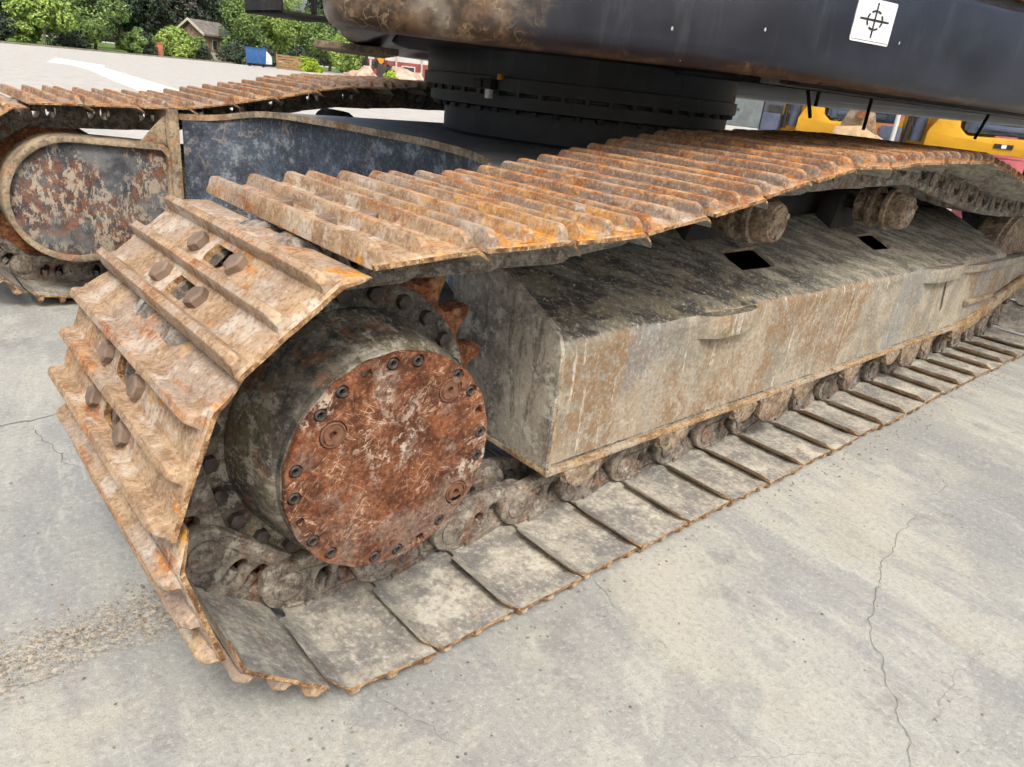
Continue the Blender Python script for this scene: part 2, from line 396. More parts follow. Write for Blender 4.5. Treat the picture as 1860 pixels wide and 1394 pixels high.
def smooth_mesh(me, ang=38):
    me.polygons.foreach_set('use_smooth', [True] * len(me.polygons))
    bm = bmesh.new(); bm.from_mesh(me)
    for e in bm.edges:
        if len(e.link_faces) == 2 and e.calc_face_angle(0) > R_(ang): e.smooth = False
    bm.to_mesh(me); bm.free()
class MB:
    """collects simple solids into one mesh"""
    def __init__(s): s.v = []; s.f = []; s.i = []
    def add(s, verts, faces, k=0):
        b = len(s.v); s.v += [Vector(v) for v in verts]; s.f += [tuple(a + b for a in f) for f in faces]; s.i += [k] * len(faces); return s
    def box(s, a, b, k=0, mw=None):
        x0, y0, z0 = a; x1, y1, z1 = b
        v = [Vector(p) for p in ((x0, y0, z0), (x1, y0, z0), (x1, y1, z0), (x0, y1, z0), (x0, y0, z1), (x1, y0, z1), (x1, y1, z1), (x0, y1, z1))]
        if mw: v = [mw @ p for p in v]
        return s.add(v, [(0, 3, 2, 1), (4, 5, 6, 7), (0, 1, 5, 4), (1, 2, 6, 5), (2, 3, 7, 6), (3, 0, 4, 7)], k)
    def prism(s, pts, d, k=0):                   # polygon of 3d points pushed along vector d
        n = len(pts); v = [Vector(p) for p in pts] + [Vector(p) + Vector(d) for p in pts]
        return s.add(v, [tuple(range(n)), tuple(range(2 * n - 1, n - 1, -1))] + [(i, (i + 1) % n, n + (i + 1) % n, n + i) for i in range(n)], k)
    def tube(s, a, b, r0, r1=None, seg=16, k=0, cap=True):
        a, b = Vector(a), Vector(b); r1 = r0 if r1 is None else r1
        q = (b - a).to_track_quat('Z', 'Y'); v = []
        for c, r in ((a, r0), (b, r1)):
            for i in range(seg):
                t = 2 * math.pi * i / seg; v.append(c + q @ Vector((math.cos(t) * r, math.sin(t) * r, 0)))
        f = [(i, (i + 1) % seg, seg + (i + 1) % seg, seg + i) for i in range(seg)]
        if cap: f += [tuple(range(seg - 1, -1, -1)), tuple(range(seg, 2 * seg))]
        return s.add(v, f, k)
    def lathe(s, c, axis, prof, seg=48, k=0, ks=None):    # prof: (distance along axis, radius)
        c = Vector(c); ax = Vector(axis).normalized(); q = ax.to_track_quat('Z', 'Y'); v = []; f = []; ii = []
        for (h, r) in prof:
            for i in range(seg):
                t = 2 * math.pi * i / seg; v.append(c + ax * h + q @ Vector((math.cos(t) * r, math.sin(t) * r, 0)))
        for j in range(len(prof) - 1):
            for i in range(seg):
                f.append((j * seg + i, j * seg + (i + 1) % seg, (j + 1) * seg + (i + 1) % seg, (j + 1) * seg + i)); ii.append(ks[j] if ks else k)
        f += [tuple(range(seg - 1, -1, -1)), tuple(range((len(prof) - 1) * seg, len(prof) * seg))]; ii += [k, k]
        b = len(s.v); s.v += v; s.f += [tuple(a + b for a in x) for x in f]; s.i += ii; return s
    def mesh(s, name, mats, smooth=True, bevel=0.0):
        me = mesh_of(name, s.v, s.f, mats, s.i)
        if bevel:
            bm = bmesh.new(); bm.from_mesh(me)
            es = [e for e in bm.edges if len(e.link_faces) == 2 and e.calc_face_angle(0) > R_(40)]
            bmesh.ops.bevel(bm, geom=es, offset=bevel, segments=2, profile=.6, affect='EDGES', clamp_overlap=True)
            bm.to_mesh(me); bm.free()
        if smooth: smooth_mesh(me)
        return me
def circle(cx, cy, r, n=24, a0=0.0): return [(cx + r * math.cos(a0 + 2 * math.pi * i / n), cy + r * math.sin(a0 + 2 * math.pi * i / n)) for i in range(n)]
def rrect(x0, y0, x1, y1, r, n=5):
    o = []
    for cx, cy, a in ((x1 - r, y1 - r, 0), (x0 + r, y1 - r, 90), (x0 + r, y0 + r, 180), (x1 - r, y0 + r, 270)):
        o += [(cx + r * math.cos(R_(a + 90 * i / n)), cy + r * math.sin(R_(a + 90 * i / n))) for i in range(n + 1)]
    return o
def plate2d(name, outer, holes, thick, bevel, mats):
    """flat plate with holes; local x, y in the plane, thickness along z"""
    cu = bpy.data.curves.new(name, 'CURVE'); cu.dimensions = '2D'; cu.fill_mode = 'BOTH'
    cu.extrude = max(thick / 2 - bevel, 1e-5); cu.bevel_depth = bevel; cu.bevel_resolution = 1; cu.offset = -bevel
    for pts in [outer] + list(holes):
        sp = cu.splines.new('POLY'); sp.points.add(len(pts) - 1); sp.use_cyclic_u = True
        for p, (x, y) in zip(sp.points, pts): p.co = (x, y, 0, 1)
    ob = bpy.data.objects.new(name, cu); me = bpy.data.meshes.new_from_object(ob)
    bpy.data.objects.remove(ob); bpy.data.curves.remove(cu)
    me.name = name; me.materials.clear()
    for m in (mats if isinstance(mats, (list, tuple)) else [mats]): me.materials.append(m)
    bm = bmesh.new(); bm.from_mesh(me); bmesh.ops.remove_doubles(bm, verts=bm.verts, dist=1e-5); bmesh.ops.recalc_face_normals(bm, faces=bm.faces); bm.to_mesh(me); bm.free()
    smooth_mesh(me); return me
def join_mesh(me, mb_mesh):
    bm = bmesh.new(); bm.from_mesh(me); bm.from_mesh(mb_mesh); bm.to_mesh(me); bm.free(); bpy.data.meshes.remove(mb_mesh); return me
XZ = Matrix(((1, 0, 0, 0), (0, 0, -1, 0), (0, 1, 0, 0), (0, 0, 0, 1)))     # plate plane -> x, z; thickness along y
def plate_xz(name, outer, holes, y, thick, bevel, mats, parent):
    sc = lambda p: [(a * S, b * S + G) for a, b in p]
    me = plate2d(name, sc(outer), [sc(h) for h in holes], thick * S, bevel * S, mats)
    me.transform(Matrix.Translation((0, y * S, 0)) @ XZ)
    return link_obj(name, me, parent)
def grid_sheet(us, vs, pos, hole=None):
    nu, nv = len(us), len(vs)
    uv = {(i, j): (us[i], vs[j]) for i in range(nu) for j in range(nv)}
    keep = {}
    for i in range(nu - 1):
        for j in range(nv - 1):
            keep[i, j] = hole is None or hole((us[i] + us[i + 1]) / 2, (vs[j] + vs[j + 1]) / 2) > 0
    if hole:
        for i in range(1, nu - 1):
            for j in range(1, nv - 1):
                k = [keep[i - 1, j - 1], keep[i, j - 1], keep[i - 1, j], keep[i, j]]
                if any(k) and not all(k):
                    u, v = uv[i, j]
                    for _ in range(6):
                        d = hole(u, v); e = 1e-4
                        gx = (hole(u + e, v) - d) / e; gy = (hole(u, v + e) - d) / e; g2 = gx * gx + gy * gy
                        if g2 < 1e-6: break
                        u -= d * gx / g2; v -= d * gy / g2
                    uv[i, j] = (u, v)
    verts = []; vid = {}
    for key in uv:
        for L in (0, 1): vid[key + (L,)] = len(verts); verts.append(Vector(pos(uv[key][0], uv[key][1], L)))
    F = []; I = []
    for (i, j), k in keep.items():
        if not k: continue
        c = [(i, j), (i + 1, j), (i + 1, j + 1), (i, j + 1)]
        F.append(tuple(vid[q + (0,)] for q in c)); I.append(0)
        F.append(tuple(vid[q + (1,)] for q in reversed(c))); I.append(1)
        for (a, b), nb in (((0, 1), (i, j - 1)), ((1, 2), (i + 1, j)), ((2, 3), (i, j + 1)), ((3, 0), (i - 1, j))):
            if not keep.get(nb, False):
                F.append((vid[c[a] + (0,)], vid[c[a] + (1,)], vid[c[b] + (1,)], vid[c[b] + (0,)])); I.append(2)
    used = sorted({a for f in F for a in f}); mp = {a: n for n, a in enumerate(used)}
    return [verts[a] for a in used], [tuple(mp[a] for a in f) for f in F], I
def sd_rrect(u, v, cu, cv, hu, hv, r):
    dx, dy = abs(u - cu) - hu + r, abs(v - cv) - hv + r
    return math.hypot(max(dx, 0), max(dy, 0)) + min(max(dx, dy), 0) - r
def lerp_table(t, x):
    if x <= t[0][0]: return t[0][1]
    for (a, b), (c, d) in zip(t, t[1:]):
        if x <= c: return b + (d - b) * (x - a) / (c - a)
    return t[-1][1]
def frange(a, b, n): return [a + (b - a) * i / (n - 1) for i in range(n)]

# ---------------------------------------------------------------- yard
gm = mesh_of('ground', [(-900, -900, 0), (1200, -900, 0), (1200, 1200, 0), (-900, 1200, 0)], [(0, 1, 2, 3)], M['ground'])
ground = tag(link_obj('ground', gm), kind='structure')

# ---------------------------------------------------------------- the crawler excavator
EXC = thing('excavator', T(10.1, 7.87, -G / S), 'crawler excavator with rusty chains, grey worn track frames and black upper body', 'excavator')
HP, TH, GH, WD = .29, .056, .122, 3.16        # pin to plate, plate thickness, bar height, shoe width (pitches)
def shoe_mesh(var):
    rnd = random.Random(var); sd = var * 13.7
    nz = lambda a, b, c, s: noise.noise(Vector((a * s + sd, b * s, c * s + sd)))
    us = sorted(set([round(-.16 + .0437 * i, 4) for i in range(27)])); hw = WD / 2
    vs = frange(-hw, hw, 68)
    def pos(u, v, L):
        a = abs(v)
        notch = 0
        for c in (.40,): notch = max(notch, 1 - ((a - c) / .20) ** 2)
        um = -.16 + .13 * max(notch, 0) ** .5
        uu = u if u > .10 else .10 - (.10 - u) * (.10 - um) / .26
        y = v
        k = max(0, (.07 - uu) / .23)
        y = v * (1 - .035 * k * k) if a > .6 else v
        dip = -.14 * k ** 1.1
        z = HP + dip + (TH * (1 - .45 * min(1, k)) if L == 0 else 0)
        edge = min(hw - a, u + .16, .976 - u)
        if L == 0: z -= .02 * max(0, 1 - edge / .03)
        z += .006 * nz(uu, y, 0, 1.6) + .0025 * nz(uu, y, 3, 8)
        if a > hw - .06: y -= math.copysign(.012 * max(0, nz(uu, y, 5, 7) + .1) + .03 * max(0, -.02 - uu) / .14, v)
        return Vector((uu, y, z)) * S
    hole = lambda u, v: min(sd_rrect(u, v, .335, .02, .115, .21, .105), sd_rrect(u, v, .722, .02, .11, .20, .10))
    V, F, I = grid_sheet(us, vs, pos, hole)
    I = [1 if (q == 2 and sum(V[a].x for a in f) / 4 < .02 * S and abs(sum(V[a].y for a in f) / 4) < (hw - .12) * S) else q for f, q in zip(F, I)]
    mb = MB(); mb.v, mb.f, mb.i = V, F, I
    for gi, (gu, front) in enumerate(((.14, 0), (.53, 0), (.912, 1))):
        sec = [(-.095, 0), (-.064, .10), (-.050, .4), (-.040, .90), (-.028, 1.0), (.028, 1.0), (.040, .90), (.050, .4), (.064, .10), (.115 if not front else .072, 0 if not front else -.38)]
        ys = [-hw + .03, -hw + .05, -hw + .09] + frange(-hw + .14, hw - .14, 56) + [hw - .09, hw - .05, hw - .03]; n = len(sec); base = []
        for y in ys:
            e = min(1.0, (hw - .03 - abs(y)) / .08); e = .55 + .45 * (e * (2 - e))
            wear = 1 - .08 * abs(nz(gi, y, 1, 1.1)) + .02 * nz(gi, y, 2, 5)
            for (du, h) in sec:
                uu = gu + du * (1 + .05 * nz(y, du, gi, 4)) * (.85 + .15 * e) + .006 * nz(y, gi, 8, .8)
                base.append(Vector((uu, y, HP + TH - .004 + (GH * h * wear * e if h > 0 else GH * h))) * S)
        f = [(a * n + i, a * n + i + 1, (a + 1) * n + i + 1, (a + 1) * n + i) for a in range(len(ys) - 1) for i in range(n - 1)]
        f += [tuple(range(n)), tuple(range(len(ys) * n - 1, (len(ys) - 1) * n - 1, -1))]
        f += [(a * n, (a + 1) * n, (a + 1) * n + n - 1, a * n + n - 1) for a in range(len(ys) - 1)]
        mb.add(base, f, 0)
    return mb.mesh('track_shoe', [M['shoe'], M['shoe_in'], M['edge']])
SHOES = [shoe_mesh(i) for i in range(5)]
def bolt_mesh():
    mb = MB(); h = .075 * S; r = .098 * S
    mb.lathe((0, 0, 0), (0, 0, 1), [(0, r), (h * .8, r), (h, r * .8)], 6); return mb.mesh('bolt', M['bolt'], False, .0)
BOLT = bolt_mesh()
def link_mesh(side):
    o = []
    for a in range(100, 271, 17): o.append((.26 * math.cos(R_(a)), .26 * math.sin(R_(a))))
    for a in range(270, 441, 17): o.append((1 + .26 * math.cos(R_(a)), .26 * math.sin(R_(a))))
    o += [(.88, HP - .003), (.12, HP - .003)]
    wa = [(.30 + .1 + .10 * math.cos(R_(t)), .05 + .13 * math.sin(R_(t)) + (.02 if math.sin(R_(t)) > 0 else 0)) for t in range(0, 360, 24)]
    wb = [(.58 + .1 + .10 * math.cos(R_(t)), .05 + .13 * math.sin(R_(t)) + (.02 if math.sin(R_(t)) > 0 else 0)) for t in range(0, 360, 24)]
    sc = lambda p: [(a * S, b * S) for a, b in p]
    me = plate2d('chain_link', sc(o), [sc(wa), sc(wb)], .15 * S, .028 * S, M['link'])
    me.transform(XZ)
    mb = MB()
    sg = side
    mb.lathe((0, 0, 0), (0, sg, 0), [(.02 * S, .155 * S), (.095 * S, .155 * S), (.105 * S, .14 * S), (.105 * S, .06 * S), (.09 * S, .05 * S)], 20)
    for u in (.40, .68): mb.lathe((u * S, 0, 0), (0, 0, 1), [(.06 * S, .065 * S), (.20 * S, .065 * S)], 6)
    if side > 0: mb.tube((0, -.1 * S, 0), (0, -.56 * S, 0), .13 * S)
    # flat foot that the shoe is bolted to
    mb.prism([Vector((.2, -.16 * sg, HP - .07)) * S, Vector((.9, -.16 * sg, HP - .07)) * S, Vector((.9, .075 * sg, HP - .07)) * S, Vector((.2, .10 * sg, HP - .07)) * S], (0, 0, .064 * S))
    join_mesh(me, mb.mesh('tmp', M['link']))
    for v in me.vertices:                       # each link is cranked inwards so that its nose laps the next one
        t = max(0, min(1, (v.co.x / S - .25) / .5)); v.co.y += side * (.335 - .115 * t) * S
    smooth_mesh(me); return me
LINKS = {1: link_mesh(1), -1: link_mesh(-1)}
SPX, SPZ, RP, TH0 = .76, 1.91, 1.66, 109.0
IDX, IDZ = 20.3, 1.93
TIPS = [(.2, 3.76), (1.34, 3.757), (2.34, 3.775), (3.34, 3.79), (4.33, 3.946), (5.32, 4.117), (6.3, 4.305), (7.33, 4.45), (8.32, 4.463), (9.26, 4.538), (10.28, 4.541), (11.24, 4.577), (12.34, 4.588), (13.28, 4.426), (14.5, 4.212), (16.5, 3.93), (18.5, 3.80), (20, 3.78)]
def chain(th0, lift):
    n = [(SPX + RP * math.cos(R_(th0 + 34.286 * k)), SPZ + RP * math.sin(R_(th0 + 34.286 * k))) for k in range(6)]
    x, z = n[-1]
    while x < IDX - .3:                         # along the ground
        x += 1.0; n.append((x, HP))
    top = []; x, z = n[0]
    while x < IDX - .8:
        lo, hi = x + .7, x + 1.0
        zf = lambda q: lerp_table(TIPS, q) - .225 + lift * min(1, max(0, (q - 3) / 4)) if q > .6 else z
        for _ in range(30):
            mid = (lo + hi) / 2
            if math.hypot(mid - x, zf(mid) - z) < 1: lo = mid
            else: hi = mid
        z = zf(lo); x = lo; top.append((x, z))
    a, b = n[-1], top[-1]                       # round the idler
    c = ((IDX), (a[1] + b[1]) / 2); r = (b[1] - a[1]) / 2
    arc = (IDX - a[0]) + (IDX - b[0]) + math.pi * r; m = max(3, round(arc))
    for i in range(1, m):
        s = arc * i / m
        if s < IDX - a[0]: n.append((a[0] + s, a[1]))
        elif s > arc - (IDX - b[0]): n.append((b[0] + arc - s, b[1]))
        else:
            t = -math.pi / 2 + (s - (IDX - a[0])) / r; n.append((c[0] + r * math.cos(t), c[1] + r * math.sin(t)))
    return n + top[::-1]                        # ... and back to n[0]
def build_chain(nodes, yc, rusty, bolts, seed):
    rnd = random.Random(seed); N = len(nodes)
    for k in range(N):
        (ax, az), (bx, bz) = nodes[k], nodes[(k + 1) % N]
        d = Vector((bx - ax, 0, bz - az)); ln = d.length; d.normalize()
        nr = Vector((d.z, 0, -d.x)); yy = nr.cross(d)
        o = T(ax, yc, az)
        mw = Matrix(((d.x, yy.x, nr.x, o.x), (d.y, yy.y, nr.y, o.y), (d.z, yy.z, nr.z, o.z), (0, 0, 0, 1)))
        js = mw @ Matrix.Translation((.004 * rnd.uniform(-1, 1), .005 * rnd.uniform(-1, 1), 0)) @ Matrix.Rotation(R_(rnd.uniform(-.5, .5)), 4, 'Z') @ Matrix.Rotation(R_(rnd.uniform(-.8, .8)), 4, 'Y')
        s = link_obj('track_shoe', SHOES[rnd.randrange(5)], EXC, js)
        mx = (ax + bx) / 2
        s['rust'] = float(min(1, max(0, rusty(mx, (az + bz) / 2)))); s['paint'] = 0.0
        if bolts and ((mx < 5.5 and az > .8) or (az > 3)):
            for u in (.335, .722):
                for y in (-.40, .40):
                    bw = js @ Matrix.Translation((u * S, y * S, (HP + TH) * S)) @ Matrix.Rotation(rnd.random() * 3, 4, 'Z')
                    link_obj('bolt', BOLT, s, bw)
        yield k, s
        for sg in (1, -1):
            link_obj('chain_link', LINKS[sg], EXC, mw)
near = chain(TH0, 0)
NN = len(near)
rust_near = lambda x, z: .12 if (z < 3.2 or x < .3) else .2 + .8 * min(1, max(0, (x - 1.0) / 4.5))
for k, s in build_chain(near, WD / 2, rust_near, True, 5):
    if k in (NN - 2, NN - 3): s['paint'] = 1.15
    if k in (NN - 1, NN - 4): s['paint'] = .6
    if k in (0, 1, 2): s['paint'] = .45
FY = 12.58
for k, s in build_chain(chain(TH0 - 3, .10), FY + WD / 2, lambda x, z: .6, False, 9): pass

# sprocket and final drive
spo = []
for k in range(21):
    a = TH0 + 360 / 21 * k
    for da, r in ((0, 1.50), (2.6, 1.515), (4.6, 1.60), (6.3, 1.72), (7.6, 1.775), (9.54, 1.775), (10.84, 1.72), (12.54, 1.60), (14.54, 1.515)):
        spo.append((SPX + r * math.cos(R_(a + da)), SPZ + r * math.sin(R_(a + da))))
holes = [circle(SPX + 1.31 * math.cos(R_(a)), SPZ + 1.31 * math.sin(R_(a)), .075, 14) for a in range(3, 360, 15)]
spr = plate_xz('sprocket', spo, [], 1.58, .26, .035, M['rust'], EXC)
fd = MB()
YC = 0.0
fd.lathe((SPX * S, 0, SPZ * S + G), (0, 1, 0), [(y * S, r * S) for y, r in [(.50, .3), (.50, .985), (.53, 1.015), (.60, 1.02), (.62, 1.045), (.68, 1.06), (.72, 1.075), (1.02, 1.10), (1.06, 1.13), (1.22, 1.135), (1.24, 1.15), (1.33, 1.15), (1.34, 1.42), (1.44, 1.42)]], 72)
final_drive = link_obj('final_drive', fd.mesh('final_drive', M['drum'], True), EXC)
for a in range(3, 360, 15):
    mb = MB(); c = Vector((SPX + 1.285 * math.cos(R_(a)), 0, SPZ + 1.285 * math.sin(R_(a)))); p = T(c.x, 1.25, c.z)
    mb.lathe(p, (0, 1, 0), [(0, .05 * S), (.012 * S, .075 * S), (.10 * S, .075 * S)], 6); link_obj('bolt', mb.mesh('bolt', M['boltdark']), final_drive)
# cover with a notch for every bolt round its rim
NB = 24; cut_kind = {k: k % 3 == 1 for k in range(NB)}; rec = []
for k in range(NB):
    a0 = 360 / NB * k + 4
    if k % 6 == 4: continue
    if cut_kind[k]: pol = [(.975, a0 - 2.6), (.975, a0 + 2.6), (.915, a0 + 2.6), (.905, a0 + 1.6), (.905, a0 - 1.6), (.915, a0 - 2.6)]
    else: pol = [(.938 + .06 * math.cos(R_(t)), a0 + 3.7 * math.sin(R_(t))) for t in range(0, 360, 24)]
    rec.append([(SPX + r * math.cos(R_(a)), SPZ + r * math.sin(R_(a))) for r, a in pol])
co = [(1.02 + .006 * math.sin(a * .31) + .004 * math.sin(a * 1.7), a) for a in range(0, 360, 3)]
cov = [(SPX + r * math.cos(R_(a)), SPZ + r * math.sin(R_(a))) for r, a in co]
cover = plate_xz('drive_cover', cov, rec + [circle(SPX + dx, SPZ + dz, .125, 24) for dx, dz in ((.54, .58), (-.60, .42), (.70, -.52))], .465, .07, .008, M['cover'], final_drive)
for dx, dz in ((.54, .58), (-.60, .42), (.70, -.52)):
    mb = MB(); mb.lathe(T(SPX + dx, .4, SPZ + dz), (0, 1, 0), [(.075 * S, .02 * S), (.075 * S, .035 * S), (.035 * S, .036 * S), (.03 * S, .05 * S), (.03 * S, .085 * S), (.045 * S, .09 * S), (.045 * S, .095 * S), (.03 * S, .10 * S), (.035 * S, .114 * S), (.12 * S, .114 * S)], 24)
    link_obj('plug', mb.mesh('plug', M['plug']), final_drive)
for k in range(NB):
    if cut_kind[k] or k % 6 == 4: continue
    a = R_(360 / NB * k + 4); mb = MB()
    mb.lathe(T(SPX + .938 * math.cos(a), .44, SPZ + .938 * math.sin(a)), (0, 1, 0), [(.045 * S, .016 * S), (.045 * S, .024 * S), (.0, .025 * S), (-.012 * S, .038 * S), (.002 * S, .050 * S), (.08 * S, .050 * S)], 14)
    link_obj('cover_bolt', mb.mesh('cover_bolt', M['boltdark']), final_drive)

# ------------------------------------------------ near track frame
X0, X1 = 3.13, 18.2
prof = [(.90, .92)]
prof += [(.90, 2.36)] + [(.90 + .14 * (1 - math.cos(R_(t))), 2.36 + .17 * math.sin(R_(t))) for t in (20, 40, 60)] + [(1.06, 2.575), (1.25, 2.66), (1.45, 2.755), (1.65, 2.85), (1.85, 2.94), (2.05, 3.035), (2.25, 3.12), (2.45, 3.215), (2.62, 3.29), (2.72, 3.31), (2.8, 3.25), (2.82, 2.0), (2.82, .92)]
pl = [0]
for a, b in zip(prof, prof[1:]): pl.append(pl[-1] + math.hypot(b[0] - a[0], b[1] - a[1]))
def prof_at(s):
    for i in range(len(prof) - 1):
        if s <= pl[i + 1] or i == len(prof) - 2:
            t = (s - pl[i]) / (pl[i + 1] - pl[i]); a, b = prof[i], prof[i + 1]
            d = Vector((b[0] - a[0], b[1] - a[1])).normalized(); return Vector((a[0] + (b[0] - a[0]) * t, a[1] + (b[1] - a[1]) * t)), Vector((-d.y, d.x))
def s_of_y(y):
    for i in range(len(prof) - 1):
        if i > 3 and prof[i][0] <= y <= prof[i + 1][0]: return pl[i] + (y - prof[i][0]) / (prof[i + 1][0] - prof[i][0]) * (pl[i + 1] - pl[i])
svals = sorted(set([round(v, 4) for v in pl] + [round(v, 4) for v in frange(.1, pl[1] - .05, 14)] + [round(v, 4) for v in frange(pl[4], s_of_y(2.6), 24)] + [round(v, 4) for v in frange(pl[-3], pl[-1], 5)]))
def frame_pos(x, s, L):
    p, nn = prof_at(s); q = p + nn * (-.06 if L else 0)
    crust = 0
    if L == 0:
        edge = max(0, 1 - abs(s - pl[3]) / .22)
        lump = max(0, 1 - abs(x - 6.6) / 1.5) + max(0, 1 - abs(x - 14.6) / 2.2) + max(0, 1 - abs(x - 18.2) / 1.2)
        crust = (.04 + .05 * lump) * edge * max(0, noise.noise(Vector((x * 1.6, s * 3, 4))) + .25) + .03 * lump * edge * max(0, noise.noise(Vector((x * 5, s * 8, 7)))) + .018 * noise.noise(Vector((x * 2.5, s * 5, 1))) * (1 if s > pl[3] else .4)
        q = p - nn * crust if False else p + nn * crust
    return T(x, q.x, q.y)
slots = [(7.6, 8.62, 1.52, 1.97, .16), (12.33, 13.2, 1.55, 2.0, .12)]
def frame_hole(x, s):
    d = 9
    for a, b, y0, y1, r in slots:
        s0, s1 = s_of_y(y0), s_of_y(y1); d = min(d, sd_rrect(x, s, (a + b) / 2, (s0 + s1) / 2, (b - a) / 2, (s1 - s0) / 2, .05))
    d = min(d, sd_rrect(x + (s - .85) * .35, s, 15.05, .85, .07, .36, .06))
    return d
V, F, I = grid_sheet(frange(X0 + .06, 18.7, 190), svals, frame_pos, frame_hole)
me = mesh_of('track_frame', V, F, [M['frame'], M['under'], M['frame']], I); smooth_mesh(me, 30)
tframe = link_obj('track_frame', me, EXC)
mb = MB()                                            # end plate, standing a little proud of the box
mb.prism([T(X0, y, z) for y, z in [(.86, .86), (.86, 2.42), (.93, 2.58), (1.08, 2.65), (2.62, 3.36), (2.86, 3.33), (2.86, .86)]], (.058 * S, 0, 0))
link_obj('end_plate', mb.mesh('end_plate', M['end'], True, .004), tframe)
mb = MB(); mb.box(T(X0 - .01, .82, .845), T(18.0, 2.9, .918))
link_obj('bottom_flange', mb.mesh('bottom_flange', M['flange'], True, .003), tframe)
def bead(pts, r, name, mat, parent, seed):
    mb = MB(); prev = None; n = len(pts); seg = 7; v = []; f = []
    for i, p in enumerate(pts):
        t = (pts[min(n - 1, i + 1)] - pts[max(0, i - 1)]).normalized(); q = t.to_track_quat('Z', 'Y'); rr = r * (.8 + .5 * noise.noise(Vector((i * .9, seed, 0))))
        for k in range(seg): v.append(p + q @ Vector((math.cos(6.283 * k / seg) * rr, math.sin(6.283 * k / seg) * rr, 0)))
    for i in range(n - 1):
        for k in range(seg): f.append((i * seg + k, i * seg + (k + 1) % seg, (i + 1) * seg + (k + 1) % seg, (i + 1) * seg + k))
    f += [tuple(range(seg)), tuple(range((n - 1) * seg, n * seg))]; mb.add(v, f); return link_obj(name, mb.mesh(name, M[mat], True), parent)
bead([T(X0 + .07, .885, z) for z in frange(.93, 2.40, 60)], .03 * S, 'weld_bead', 'flange', tframe, 1)
bead([T(x, .895, .935) for x in frange(X0 + .1, 17.8, 300)], .028 * S, 'weld_bead', 'frame', tframe, 2)
bead([T(X0 + .07, .90 + (y - .9), 2.56 + (y - .9) * .46) for y in frange(1.0, 2.6, 50)], .028 * S, 'weld_bead', 'end', tframe, 3)
bead([T(10.4, .897, z) for z in frange(.95, 2.4, 50)], .022 * S, 'weld_bead', 'frame', tframe, 4)
def tab(xa, xb, z, th, out):
    pts = []; n = 14
    for i in range(n + 1):
        t = i / n; b = min(1, 3.2 * min(t, 1 - t)); pts.append(T(xa + (xb - xa) * t, .93 - out * (b * (2 - b)) ** .7, z))
    pts += [T(xb, 1.0, z), T(xa, 1.0, z)]
    mb = MB(); mb.prism(pts, (0, 0, th * S)); link_obj('step_tab', mb.mesh('step_tab', M['frame'], True, .005), tframe)
tab(5.75, 7.15, 2.16, .33, .20)
tab(13.5, 15.6, 2.20, .30, .20)
tab(15.7, 21.0, 2.22, .17, .18)
# front yoke, its shelf and the curved chain guard
mb = MB(); mb.prism([T(17.3, 1.0, z_) if False else T(x, 1.02, z) for x, z in [(17.0, 1.25), (21.5, 1.3), (21.6, 1.9), (21.0, 2.25), (17.0, 2.45)]], (0, 1.15 * S, 0))
link_obj('idler_yoke', mb.mesh('idler_yoke', M['frame'], True, .006), tframe)
mb = MB(); mb.prism([T(x, .80, 1.40) for x in (16.6, 18.4)] + [T(18.6, 1.02, 1.40), T(16.5, 1.02, 1.40)], (0, 0, .12 * S)); link_obj('shelf', mb.mesh('shelf', M['dusty'], True, .005), tframe)
gp = [(16.4, .52), (17.2, .62), (18.2, .82), (19.5, 1.08), (21.2, 1.42)]
mb = MB(); mb.prism([T(x, .86, z) for x, z in gp] + [T(x, .86, z + .42 - .03 * i) for i, (x, z) in reversed(list(enumerate(gp)))], (0, .14 * S, 0))
link_obj('chain_guard', mb.mesh('chain_guard', M['flange'], True, .006), tframe)
# idler
mb = MB(); mb.lathe(T(IDX, 1.1, IDZ), (0, 1, 0), [(y * S, r * S) for y, r in [(0, .25), (0, .5), (.05, .55), (.12, 1.25), (.12, 1.36), (.22, 1.39), (.24, 1.46), (.72, 1.46), (.74, 1.39), (.84, 1.36), (.84, 1.25), (.9, .5), (.9, .25)]], 56)
link_obj('idler', mb.mesh('idler', M['roller']), EXC)
# carrier rollers on their pedestals
for cx, cz, r in ((7.55, 3.60, .315), (12.25, 3.62, .335)):
    mb = MB(); mb.lathe(T(cx, 1.08, cz), (0, 1, 0), [(y * S, q * r * S) for y, q in [(0, .3), (0, .70), (.02, .74), (.02, .86), (.05, .90), (.10, 1.0), (.30, 1.0), (.31, 1.16), (.39, 1.16), (.41, .8), (.58, .8), (.60, 1.16), (.68, 1.16), (.70, 1.0), (.92, 1.0), (.95, .7)]], 40)
    rl = link_obj('carrier_roller', mb.mesh('carrier_roller', M['roller']), EXC)
    for k in range(3):
        mb = MB(); a = R_(30 + 120 * k); mb.tube(T(cx + .20 * math.cos(a), 1.05, cz + .20 * math.sin(a)), T(cx + .20 * math.cos(a), 1.12, cz + .20 * math.sin(a)), .045 * S, .045 * S, 6)
        link_obj('cap_bolt', mb.mesh('cap_bolt', M['roller']), rl)
    mb = MB(); mb.prism([T(cx - .55, 2.25, 3.0), T(cx + .55, 2.25, 3.0), T(cx + .3, 2.25, cz + .15), T(cx - .3, 2.25, cz + .15)], (0, .4 * S, 0)); mb.tube(T(cx, 1.9, cz), T(cx, 2.5, cz), .12 * S)
    link_obj('roller_bracket', mb.mesh('roller_bracket', M['under'], True, .006), EXC)
mb = MB(); mb.box(T(8.7, 2.84, 2.6), T(19.0, 3.2, 3.72)); link_obj('hose_guard', mb.mesh('hose_guard', M['under'], True, .006), EXC)
